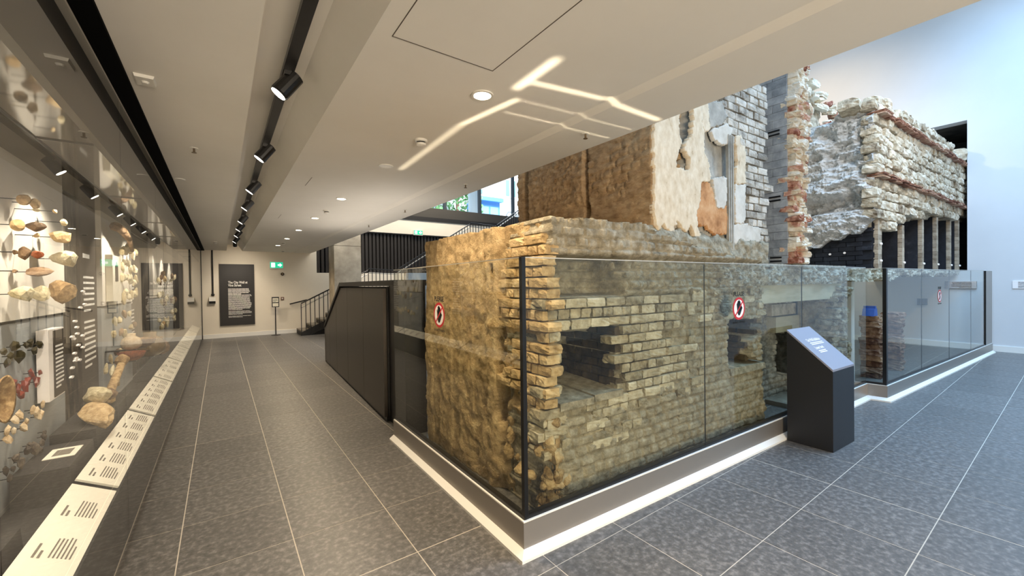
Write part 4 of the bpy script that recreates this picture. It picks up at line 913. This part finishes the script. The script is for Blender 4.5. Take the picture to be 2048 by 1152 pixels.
slab('deck_slab', 5.25, 12.1, 1.70, 1.80, -.05, -1.6, M_conc, lg)
# back wall of the opening with fireplace, blue patch for daylight on the wall beyond
bk = thing('fireplace_wall', (5.8, 3.0, 0), 'old whitewashed brick wall with dark fireplace behind the ledge opening', 'wall')
BKO = FO-FN*.5
def BU(x, y): p = on_v(x, y, BKO, FN); return (float((p-BKO)@FD), float(p[2]))
FP = [BU(1553, 667), BU(1612, 664), BU(1612, 752), BU(1553, 752)]
def bk_d(u, z, B):
    d = .018*fbm(B*6, 4)+.014*fbm(B*20, 3)-.022*joints(u, z+.01*vn(B*3), .0755, .215)
    return np.where(inpoly(u+.02*vn(B*9), z+.02*vn(B*9+4), FP), d-.4, d)
bu0 = BU(1528, 600)[0]
heightfield('back_masonry', BKO, FD, FN, (2.9, 7.0), (0, 1.60), .015, bk_d, M_ubrick, bk, None, back=.5)
def bslab(name, u0, u1, z0, z1, o, m):
    P = [BKO+FD*u+FN*k for u, k in ((u0, o), (u1, o), (u1, -.05), (u0, -.05))]
    V = [(p[0], p[1], z0) for p in P]+[(p[0], p[1], z1) for p in P]
    obj(name, V, [(3, 2, 1, 0), (4, 5, 6, 7), (0, 1, 5, 4), (1, 2, 6, 5), (2, 3, 7, 6), (3, 0, 4, 7)], m, bk)
bslab('mantel_beam', bu0+.1, BU(1612, 640)[0], BU(1553, 662)[1], BU(1553, 632)[1], .10, M_beam)
bslab('mantel_brick', bu0+.1, BU(1600, 640)[0], BU(1553, 630)[1], BU(1553, 608)[1], .05, M_ubrick)
bslab('hearth_step', bu0, BU(1620, 700)[0], 0, .06, .30, M_stair)
bl = [BU(1634, 648), BU(1668, 650), BU(1672, 700), BU(1628, 700), BU(1640, 672)]
heightfield('daylit_patch', BKO+FN*.06, FD, FN, (min(p[0] for p in bl)-.05, max(p[0] for p in bl)+.05), (min(p[1] for p in bl)-.05, max(p[1] for p in bl)+.05), .012, lambda u, z, B: .01*fbm(B*9, 3), plain('pale_blue_daylight', lin(186, 212, 226), .8), bk, lambda u, z: inpoly(u+.03*vn(np.stack([u*12, z*12, u*0], -1)), z, bl), back=.06, label='pale blue ragged patch of daylit wall')  # daylight on the wall beyond is painted as this blue patch
# rough brick pier
pr = thing('brick_pier', (6.75, 2.1, 0), 'ragged pier of loose cream bricks under the right end of ledge', 'pier')
slab('core', 4.82, 5.08, 0, 1.39, -.10, -.42, M_core, pr)
PB = [stone_mesh('brick', M_agg, 90+i, .14, .18) for i in range(8)]
for r in range(18):
    z = .03+r*.077; w0 = 4.78+.10*math.sin(r*1.3)*random.random(); u = w0
    while u < 5.16:
        w = random.uniform(.09, .2); p = FO+FD*(u+w/2)+FN*(-.10+random.uniform(-.04, .06)); p[2] = z+.036
        place('brick', R_(PB), p, pr, rot=(0, random.uniform(-.06, .06), ang+random.uniform(-.12, .12)), scale=(w-.01, .22, .07)); u += w
for r in range(2):
    p = FO+FD*(5.02+r*.1)+FN*(-.02); p[2] = 1.44+r*.07; place('brick', R_(PB), p, pr, rot=(0, .05, ang), scale=(.34, .2, .06))

# ================================================================= plastered upper wall
pw = thing('plastered_wall', (3.8, 2.4, 2.0), 'tall ruined house wall with peeling cream and orange plaster above the brick mass', 'wall')
PO = FO-FN*.10                                   # set back a hand's width
def PU(x, y): p = on_v(x, y, PO, FN); return (float((p-PO)@FD), float(p[2]))
u_c = PU(1303, 400)[0]; u_e = PU(1527, 400)[0]
HOLE = [PU(*p) for p in ((1353, 225), (1384, 218), (1384, 262), (1373, 285), (1376, 320), (1373, 345), (1347, 341), (1350, 310), (1359, 285), (1353, 262))]
def wall_d(u, z, B):
    d = .012*fbm(B*6, 4)+.008*fbm(B*22, 3)
    return d-.02*sm(u, PU(1430, 400)[0], PU(1440, 400)[0])-.16*inpoly(u+.012*vn(B*20), z+.012*vn(B*20+5), HOLE)
heightfield('wall_face', PO-FN*.03, FD, FN, (u_c+.012, u_e), (1.80, 4.4), .016, wall_d, M_plg, pw, None, back=.4)
def patch(name, pts, off, t, m, seed, amp=.012, lab=None):
    poly = [PU(*p) for p in pts]; us = [p[0] for p in poly]; zs = [p[1] for p in poly]
    def kp(u, z):
        B = np.stack([u, u*0+seed*3.1, z], -1); e = amp*1.3*fbm(B*14, 3)+.012*vn(B*45); e2 = amp*1.3*fbm(B*14+31, 3)+.012*vn(B*45+9); return inpoly(u+e, z+e2, poly)
    heightfield(name, PO+FN*(off+.02), FD, FN, (min(us)-.03, max(us)+.03), (min(zs)-.03, max(zs)+.03), .0085, lambda u, z, B: .004*fbm(B*9+seed, 3)+t*.3, m, pw, kp, back=t+.02, label=lab)
patch('cream_plaster', [(1304, 180), (1358, 150), (1354, 235), (1353, 262), (1358, 288), (1349, 310), (1348, 338), (1362, 343), (1372, 342), (1375, 320), (1366, 300), (1372, 280), (1380, 262), (1384, 235), (1382, 215), (1396, 200), (1400, 250), (1404, 270), (1402, 300), (1415, 330), (1417, 366), (1398, 366), (1395, 400), (1388, 430), (1392, 455), (1400, 480), (1395, 500), (1385, 470), (1375, 452), (1368, 468), (1355, 448), (1350, 440), (1340, 466), (1325, 448), (1312, 462), (1304, 430)], .0, .022, M_plc, 1, .03, lab='cream plaster')
patch('orange_plaster', [(1399, 364), (1416, 368), (1424, 385), (1430, 418), (1444, 416), (1448, 408), (1452, 440), (1452, 468), (1430, 470), (1404, 450), (1390, 450), (1388, 430), (1396, 400)], -.004, .012, M_plo, 2, lab='orange brown plaster')
patch('white_plaster', [(1418, 262), (1440, 252), (1450, 248), (1460, 262), (1451, 290), (1440, 290), (1424, 282), (1420, 330)][:7], .002, .014, M_plw, 3, lab='white plaster')
patch('white_plaster', [(1420, 356), (1449, 356), (1449, 405), (1443, 418), (1430, 416), (1424, 384)], .002, .014, M_plw, 4, lab='white plaster')
patch('cream_plaster', [(1466, 276), (1478, 272), (1486, 290), (1487, 368), (1466, 370), (1470, 325)], .002, .014, M_plc, 5, lab='narrow cream plaster strip')
patch('white_plaster', [(1465, 372), (1487, 370), (1486, 440), (1478, 450), (1466, 442)], .003, .012, M_plw, 6, lab='white plaster')
patch('white_plaster', [(1462, 450), (1490, 448), (1518, 458), (1516, 480), (1500, 495), (1470, 492), (1460, 475)], .0, .014, M_plw, 7, .02, lab='crumbling white plaster')
patch('pale_plaster', [(1384, 200), (1412, 205), (1416, 260), (1404, 268), (1396, 230)], .0, .016, M_plc, 8, lab='cream plaster')
patch('grey_plaster', [(1408, 200), (1440, 205), (1450, 235), (1440, 250), (1418, 255)], -.006, .012, M_plg, 9)
# hole with dark brick in the cream plaster
DKB = [stone_mesh('brick', M_upper, 170+i, .12, .16) for i in range(4)]
uh0, zh = PU(1352, 340); uh1 = PU(1372, 340)[0]
for k in range(7):
    z = zh+.04+k*.13; p = PO+FD*((uh0+uh1)/2+.02*math.sin(k*2)+(.08 if k > 6 else 0))-FN*.02; p[2] = z; p = p-FN*.07; place('brick', R_(DKB), p, pw, rot=(0, .1*math.sin(k*3), ang), scale=(.12 if k < 6 else .2, .08, .085))
# pipe chase
u0 = PU(1452, 380)[0]; u1 = PU(1460, 380)[0]; z0 = PU(1456, 500)[1]; z1 = PU(1455, 272)[1]
b = MB()
for du_ in (0, .5, 1.0):
    uu = u0+(u1-u0)*du_; p = PO+FD*uu+FN*.02; b.box((p[0]-.01, p[1]-.015, z0), (p[0]+.01, p[1]+.015, z1))
b.build('pipe_chase', M_plg, pw)
# whitewashed brick courses at the right
UB = [stone_mesh('brick', M_ubrick, 140+i, .07, .10) for i in range(8)]; ua = PU(1488, 400)[0]
lay(pw, UB, PO, FD, FN, (PU(1432, 300)[0], u_e-.02), (1.98, 3.75), .083, lambda u, z: (u > ua and z < 3.02) or (z >= 2.86 and u > PU(1474, 300)[0]) or (z > 3.05 and u > PU(1444, 220)[0]), depth=.10, jit=.008, limit=150, off=.02, joint=.012)
# lower crumbled masonry under the plaster
heightfield('crumbled_base', PO, FD, FN, (u_c-.05, u_e), (1.82, 2.16), .014, lambda u, z, B: .05+.05*fbm(B*9, 4)-.05*sm(z, 2.02, 2.14), M_core, pw, lambda u, z: z < 2.13-.05*(u-u_c)+.06*vn(np.stack([u*9, z*3, u*0], -1)), back=.2)
# brown side face of the upper wall
UX = float((PO+FD*u_c)[0]); UY = float((PO+FD*u_c)[1])
def ush(px): p = on_x(px, 400, UX); return p[1]-UY
uS, uE = ush(1172), ush(1040)
def up_d(u, z, B):
    d = .02*fbm(B*np.array([4, 4, 7]), 4)+.012*fbm(B*18, 3)-.014*joints(u+.02*vn(B*2), z+.015*vn(B*2.5), .0755, .215)*sm(fbm(B*2.2+11, 2), -.05, .2)*(u < uS)
    d = d-.10*(np.abs(u-uS+.02*vn(B*7)) < .018)
    d = d-.14*inpoly(u, z, [(uS-.05, 2.30), (uS-.05, 2.42), (uS-.02, 2.46), (uS+.03, 2.42), (uS+.02, 2.30)])-.12*inpoly(u, z, [(uS-.03, 2.0), (uS-.03, 2.22), (uS+.03, 2.22), (uS+.03, 2.0)])
    zc = 2.32+.25*(uE-.35-u)*0.6; d = d+np.where(u > uS, .035*sm(z+.03*vn(B*8), zc+.02, zc+.06)*(.6+.8*np.abs(fbm(B*26, 2))), 0)
    d = d-.12*((u > ush(1060)) & (u < ush(1050)))
    return d
heightfield('side_face', (UX, UY, 0), (0, 1, 0), (-1, 0, 0), (0, uE), (1.9, 4.0), .014, up_d, M_upper, pw, None, back=.3)
box('upper_core', (UX+.12, UY+.14, 1.95), (4.7, UY+uE-.02, 4.0), M_upper, pw)

# ================================================================= block pier with rough brick end
bp_ = thing('block_pier', (5.4, 2.1, 1.82), 'grey concrete block pier with a ragged red and cream brick end', 'pier')
XP = 5.32; YP0, YP1 = 1.975, 2.26
box('core', (XP+.03, YP0+.06, 1.82), (5.60, YP1+.3, 5.6), M_core, bp_)
GB = [brick_mesh('block', M_block, .010, 300+i, rnd=.03) for i in range(4)]
z = 1.83; r = 0
while z < 5.3:
    hh = .093
    for (a_, b_) in (((YP0, YP0+.15), (YP0+.15, YP1)) if r % 2 else ((YP0, YP0+.21), (YP0+.21, YP1))):
        place('block', GB[r % 4], (XP+.02, (a_+b_)/2, z+hh/2), bp_, rot=(0, 0, PI/2), scale=(b_-a_-.003, .06, hh-.003))
    z += hh; r += 1
box('edge_strip', (XP-.01, YP1-.01, 1.83), (XP+.03, YP1+.03, 5.3), M_plw, bp_)
for px, py_ in ((1548, 268), (1550, 399), (1552, 520)):
    p = on_x(px, py_, XP-.01)
    for dz in (-.012, .03): box('steel_tie', (XP-.02, p[1]-.06, p[2]+dz-.012), (XP+.0, p[1]+.06, p[2]+dz+.006), M_black, bp_)
RBk = [stone_mesh('brick', M_mbrick, 60+i, .18, .2) for i in range(9)]
z = 1.83; c = 0
while z < 5.1:
    hh = random.uniform(.045, .07); u = XP-.0+random.uniform(-.02, .03); ue = 5.60+random.uniform(-.04, .04)
    while u < ue:
        w = random.uniform(.07, .15); place('brick', R_(RBk), (u+w/2, YP0-.01+random.uniform(-.045, .03), z+hh/2), bp_, rot=(random.uniform(-.1, .1), random.uniform(-.1, .1), random.uniform(-.25, .25)), scale=(w, .16, hh)); u += w; c += 1
    z += hh
# the ruin going on behind, with its broken sloping top
rb_ = thing('broken_wall', (7, 3.0, 1.82), 'broken sloping top of brick wall rising behind the Roman wall core', 'wall')
A_ = on_y(1600, 150, 2.95); B_ = on_y(1668, 232, 2.95)
heightfield('masonry', (0, 2.95, 0), (1, 0, 0), (0, -1, 0), (5.7, 9.5), (1.82, A_[2]+.5), .03, lambda u, z, B: .05*fbm(B*4, 4)+.05*fbm(B*11, 3), M_roman, rb_, lambda u, z: z < A_[2]+(u-A_[0])*(B_[2]-A_[2])/(B_[0]-A_[0])+.12*fbm(np.stack([u*6, z*6, u*0+2], -1), 3), back=.5)
for k in range(40):
    t_ = random.random(); p = A_+(B_-A_)*(t_*1.3-.1)+np.array([0, -.06, -abs(random.gauss(0, .3))]); s_ = random.uniform(.10, .2)
    place('brick', R_(RBk), p, rb_, rot=tuple(rng.uniform(-.3, .3, 3)), scale=(s_*1.5, s_, s_*.6))

# ================================================================= Roman wall on its black piers
rw = thing('roman_wall', (11, 2.3, 2.3), 'massive coursed Roman ragstone wall with red tile bands raised on black piers', 'wall')
QA = np.array([8.35, 1.93, 0]); QD = np.array([5.65, -.25, 0]); QL = 6.4; QD = QD/np.linalg.norm(QD); QN = np.array([QD[1], -QD[0], 0])
def zt1(u): return 4.235+u*.012
ZT1, ZT2 = 4.22, 3.245
box('core', (8.62, 2.12, 3.0), (14.8, 2.95, 4.35), M_rcore, rw)
botz = lambda u: np.interp(u, [0, .25, .8, 1.4, 2.3, 3.3, 4.2, 5.6, 6.4], [2.55, 2.36, 2.45, 2.62, 2.78, 2.86, 2.92, 3.0, 3.0])
heightfield('mortar_face', QA-QN*.05, QD, QN, (.12, QL), (2.2, 4.42), .03, lambda u, z, B: .03*fbm(B*6, 4), M_roman, rw, lambda u, z: z > botz(u)+.03*np.sin(u*11), back=.12)
ST = [stone_mesh('stone', M_roman, 500+i, .16, .30) for i in range(9)]; TL = [stone_mesh('tile', M_rtile, 540+i, .12, .12) for i in range(5)]
c = 0; courses = []
z = ZT2-.165
while z > 2.35: courses.append((z, .16)); z -= .163
z = ZT2+.065
while z < ZT1-.1: courses.append((z, .148)); z += .152
courses += [(ZT1+.06, .15), (ZT1+.20, .14)]
for (z, hh) in courses:
    u = random.uniform(-.1, .0)
    while u < QL-.1:
        w = random.uniform(.19, .36)
        if z+hh*.3 > botz(max(u+w/2, 0)) and (z < 4.35 or random.random() < .8) and c < 300:
            p = QA+QD*(u+w/2)+QN*(random.uniform(-.05, -.0)); p[2] = z+hh/2+random.uniform(-.01, .01)
            place('stone', R_(ST), p, rw, rot=(random.uniform(-.08, .08), random.uniform(-.05, .05), math.atan2(QD[1], QD[0])+random.uniform(-.06, .06)), scale=(w-.015, .2, hh-.012)); c += 1
        u += w
for zt in (ZT1, ZT2):
    for kk, hz_ in enumerate((0, .034)):
        u = 0
        while u < QL-.2:
            w = random.uniform(.25, .42); p = QA+QD*(u+w/2)+QN*(.035+random.uniform(-.02, .02)); p[2] = zt+hz_
            place('tile', R_(TL), p, rw, rot=(random.uniform(-.05, .05), random.uniform(-.03, .03), math.atan2(QD[1], QD[0])), scale=(w-.01, .22, .028)); u += w
# torn end of the wall
def end_d(u, z, B):
    B2 = B+np.stack([0*u, .12*vn(B*3), .10*vn(B*2.2+7)], -1); d = .26*fbm(B2*np.array([2.2, 2.2, 4.2]), 4)+.13*(1-np.abs(vn(B2*np.array([4, 4, 7]))))-.07+.07*fbm(B*np.array([9, 9, 17]), 4)+.035*np.abs(fbm(B*22, 3))+.018*fbm(B*45, 2)
    d = d-.22*sm(z, 2.72, 2.80)*(1-sm(z+.05*u, 2.98, 3.12))*(.4+.6*sm(u, .1, .5))
    d = d+.06*sm(z, 3.5, 4.1)*fbm(B*3+7, 2)
    d = d-.10*sm(z, 3.95, 4.3)*sm(u, .2, .9)
    return d
heightfield('torn_end', (8.40, 1.90, 0), (0, 1, 0), (-1, 0, 0), (0, 1.15), (2.0, 4.42), .011, end_d, M_rcore, rw, lambda u, z: (z > np.interp(u, [0, .12, .3, .5, .8, 1.15], [2.62, 2.45, 2.36, 2.32, 2.20, 2.10])+.03*np.sin(u*23)) & (z < np.interp(u, [0, .3, .8, 1.15], [4.40, 4.36, 4.22, 4.05])+.03*np.sin(u*19)), back=.45, smooth=False)
for k in range(16):
    u = k*.38+random.uniform(-.1, .1); p = QA+QD*u-QN*random.uniform(.1, .5); p[2] = 4.42+random.uniform(-.06, .04); s_ = random.uniform(.2, .36); place('stone', R_(ST), p, rw, rot=tuple(rng.uniform(-.3, .3, 3)), scale=(s_, s_*.8, s_*.5))
p = QA+QD*5.45+QN*.02; place('stone', R_(ST), (p[0], p[1], 4.42), rw, rot=(0, 0, .3), scale=(.3, .25, .28))
# black piers
DB = [brick_mesh('brick', M_dbrick, .012, 600+i, rnd=.05) for i in range(4)]; EB = [brick_mesh('brick', M_edge, .008, 620+i, rnd=.02) for i in range(3)]
px_ = [8.62, 9.80, 11.0, 12.02, 13.1, 13.85]
for i, x in enumerate(px_):
    Yf = 1.93-(x-8.35)*.0442+.02; tz = 2.42 if i == 0 else float(botz(x-8.35))+.02
    t = thing('support_pier', (x, Yf+.5, 1.80), f'black painted brick pier under the Roman wall, {["nearest","second","third","fourth","fifth","farthest"][i]} from its torn end', 'pier', 'piers under the Roman wall')
    if i == 0:
        MB().prism([(Yf, 1.8), (Yf, 2.78), (Yf+.1, 2.60), (Yf+.3, 2.38), (Yf+.55, 2.30), (Yf+.8, 2.18), (Yf+1.1, 2.10), (Yf+1.1, 1.8)], 'x', x-.1, x+.1).build('body', M_dbrick, t)
        for r in range(12):
            z = 1.84+r*.075
            for q in range(5):
                y0 = Yf+.02+q*.22-(r % 2)*.1; lim = np.interp(y0+.1-Yf, [0, .1, .3, .55, .8, 1.1], [2.78, 2.60, 2.38, 2.30, 2.18, 2.10])
                if z+.05 < lim and y0 > Yf-.03 and y0 < Yf+.95: place('brick', DB[(r+q) % 4], (x-.1, y0+.11, z), t, rot=(0, 0, PI/2), scale=(.212, .05, .068))
    else: box('body', (x-.07, Yf, 1.8), (x+.07, Yf+.9, tz), M_dbrick, t)
    hgt = (2.75 if i == 0 else tz)-1.8
    for r in range(int(hgt/.078)): place('brick', EB[r % 3], (x, Yf-.015, 1.84+r*.078), t, scale=(.2 if i == 0 else .15, .06, .0765))
    for zz_ in ((1.93, 2.2) if i == 0 else (1.92,)): MB().lathe((x, Yf-.05, zz_), [(.022, 0), (.02, -.02), (.01, -.025)], 10, 'y').build('bolt_head', M_signw, t)
    if i == 0:
        for (yy_, zz_) in ((Yf+.38, 2.08), (Yf+.58, 2.07)): MB().lathe((x-.125, yy_, zz_), [(.02, 0), (.015, -.015)], 10, 'x').build('bolt_head', M_signw, t)

# ================================================================= under the deck behind the right glass
for i, (x, y, w, lab) in enumerate(((7.75, 2.25, .20, 'pale square post under the Roman wall deck, left of the brick piles'), (8.15, 2.2, .16, 'pale square post just left of the blue object'))):
    tag(box('deck_post', (x-w/2, y-w/2, 0), (x+w/2, y+w/2, 1.70), M_wallw), lab, 'post')
def pile(x, y, lab, blue=False):
    t = thing('brick_pile', (x, y, 0), lab, 'pile'); TB = [stone_mesh('brick', M_timber, int(x*10)+i, .14, .12) for i in range(5)]
    for r in range(11):
        big = r in (4, 9, 10); place('brick', R_(TB), (x+random.uniform(-.02, .02), y, .04+r*.095), t, rot=(0, random.uniform(-.03, .03), random.uniform(-.1, .1)), scale=(.34 if big else .24, .26, .09))
    return t
pile(8.85, 2.05, 'weathered reddish brick pile topped by a blue object'); pile(9.9, 2.0, 'weathered brick pile right of the blue object pile')
t = thing('blue_object', (8.62, 2.02, 1.06), 'small bright blue hood-shaped object on the weathered brick pile', 'object'); MB().prism([(8.52, 1.04), (8.74, 1.04), (8.70, 1.16), (8.66, 1.16), (8.66, 1.2), (8.60, 1.2), (8.60, 1.16), (8.56, 1.15)], 'y', 1.95, 2.1).build('hood', M_blue, t)
t = box('wall_box', (XR-.08, 2.19, .99), (XR, 2.36, 1.145), M_blackm); tag(t, 'small dark equipment box on right wall behind the glass', 'box')
t = thing('wall_opening_panel', (XR, 1.65, 1.39), 'long brown brick strip set in right wall under the deck', 'panel'); box('backing', (XR-.03, 1.40, 1.395), (XR, 1.9, 1.56), M_jet, t)
tb = bricks('brick', M_brown, 3, .02, .06, 777)
for r in range(2):
    for q in range(2): place('brick', tb[(r+q) % 3], (XR-.035, 1.52+q*.25, 1.437+r*.08), t, rot=(0, 0, PI/2), scale=(.24, .03, .075))
pl = thing('wall_plaque', (XR-.02, .75, 1.39), 'small pale plaque with dark lines of text on right wall', 'plaque'); box('plate', (XR-.015, .45, 1.395), (XR, .887, 1.56), M_signw, pl)
lines(pl, frame((XR-.0155, .86, 0), (0, -1, 0), (0, 0, 1)), .05, .38, 1.53, .028, 5, .010, M_signk)

# ================================================================= podium
po = thing('reader_podium', (4.93, 1.55, 0), 'black wedge-topped information podium in front of the glass barrier', 'podium')
pA, pB, pC, pD = (4.69, 1.755), (4.684, 1.369), (5.199, 1.344), (5.205, 1.73); zf, zb = .765, 1.112
V = [(*pA, 0), (*pB, 0), (*pC, 0), (*pD, 0), (*pA, zb), (*pB, zf), (*pC, zf), (*pD, zb)]
obj('body', V, [(3, 2, 1, 0), (4, 5, 6, 7), (0, 1, 5, 4), (1, 2, 6, 5), (2, 3, 7, 6), (3, 0, 4, 7)], M_pod, po)
V2 = [(*pA, zb+.001), (*pB, zf+.001), (*pC, zf+.001), (*pD, zb+.001)]; V2 = V2+[(x, y, z+.02) for x, y, z in V2]
obj('top_plate', V2, [(3, 2, 1, 0), (4, 5, 6, 7), (0, 1, 5, 4), (1, 2, 6, 5), (2, 3, 7, 6), (3, 0, 4, 7)], M_podt, po)
upv = Vector((pA[0]-pB[0], pA[1]-pB[1], zb-zf)); rv = Vector((pC[0]-pB[0], pC[1]-pB[1], 0)); mid = Vector((*pB, zf+.022))
Mp = frame(mid, rv, upv)
Lp = upv.length
text('heading', 'City Wall Exhibition', .050, M_white_ink, po, Mp@Matrix.Translation((.13, Lp*.68, 0)), .0006, 'LEFT', .0006, sx=.72)
text('heading', 'Lower level', .050, M_white_ink, po, Mp@Matrix.Translation((.13, Lp*.49, 0)), .0006, 'LEFT', .0006, sx=.78)
for y_, x1_ in ((.61, .42), (.575, .42), (.42, .30), (.385, .30)): flat('rule', [(.14, Lp*y_-.005), (x1_, Lp*y_-.005), (x1_, Lp*y_+.005), (.14, Lp*y_+.005)], Mp, .0006, M_white_ink, po)

# ================================================================= lamps of the place and added fill lights
light('street_fill', 'AREA', (14, 21, 16), (17, 31, 7), 9000, (.92, .97, 1), shape='RECTANGLE', size=14, size_y=6)  # area light added to brighten the street outside
# unseen strip lights, added to draw the bright lines on the ceiling
def streak_light(p, q, e, w=.012, spread=4):
    p = Vector(p); q = Vector(q); d = bpy.data.lights.new('ceiling_streak_light', 'AREA'); d.shape = 'RECTANGLE'; d.size = (q-p).length; d.size_y = w; d.energy = e; d.color = (1, .85, .6); d.spread = math.radians(spread)
    o = bpy.data.objects.new('ceiling_streak_light', d); COL.objects.link(o); o.location = (p+q)/2
    dr = (q-p).normalized(); z_ = Vector((0, 0, -1)); y_ = z_.cross(dr); o.rotation_euler = Matrix(((dr.x, y_.x, z_.x), (dr.y, y_.y, z_.y), (dr.z, y_.z, z_.z))).to_euler(); o.rotation_euler.rotate_axis('X', PI) if False else None
    # area lamps shine along local -Z: local z must point down for light going up
    return o
streak_light((1.53, 4.1, 1.81), (1.48, 2.7, 1.81), .22, .03, 6); streak_light((1.48, 2.7, 1.81), (1.58, 2.12, 1.81), .14, .02, 5); streak_light((1.49, 2.02, 1.81), (1.475, 1.62, 1.81), .14, .02, 6)
streak_light((1.51, 1.9, 1.81), (2.09, 1.80, 1.81), .12, .02, 5); streak_light((2.09, 1.80, 1.81), (2.62, 1.80, 1.81), .12, .02, 5); streak_light((1.62, 2.12, 2.2), (2.6, 2.03, 2.2), .04, .01, 5); streak_light((1.62, 2.33, 2.2), (2.6, 2.25, 2.2), .05, .01, 5)
# upward fill added over the cabinet to brighten the ceiling
light('ceiling_fill', 'AREA', (1.95, 7.0, 1.72), (1.95, 7.001, 3), 22, (1, .9, .78), shape='RECTANGLE', size=.08, size_y=4.2)
# warm flood on the Roman wall
light('roman_flood', 'SPOT', (7.6, -2.5, 6.5), (11, 1.8, 3.5), 520, WARM, spot_size=math.radians(60), spot_blend=.8, shadow_soft_size=.1)
light('side_fill', 'SPOT', (.80, 3.5, 2.79), (1.78, 3.1, 1.0), 95, WARM, spot_size=math.radians(75), spot_blend=.7, shadow_soft_size=.03)  # added spot without a fitting, brightens the ruin's left face
light('core_fill', 'SPOT', (5.6, -.6, 5.6), (8.4, 2.4, 3.4), 420, (.95, .97, 1), spot_size=math.radians(50), spot_blend=.8, shadow_soft_size=.08)  # added spot, lightens the torn end of the Roman wall
light('wall_wash', 'SPOT', (9.0, 5.5, 7.2), (13.9, 4.4, 5.2), 950, (1, .76, .48), spot_size=math.radians(70), spot_blend=.9, shadow_soft_size=.2)
light('stair_light', 'AREA', (6.5, 14.2, 6.6), (6.5, 16.2, 3.5), 260, (1, .86, .66), shape='RECTANGLE', size=6, size_y=1)
light('column_fill', 'SPOT', (3.6, 12.0, 5.4), (3.3, 14.0, 2.2), 420, WARMW, spot_size=math.radians(100), spot_blend=.8, shadow_soft_size=.1)  # added spot, brightens the concrete column
light('board_wash', 'SPOT', (.6, 14.6, CZ-.02), (.5, 16.2, 1.5), 60, WARMW, spot_size=math.radians(100), spot_blend=.8, shadow_soft_size=.06)
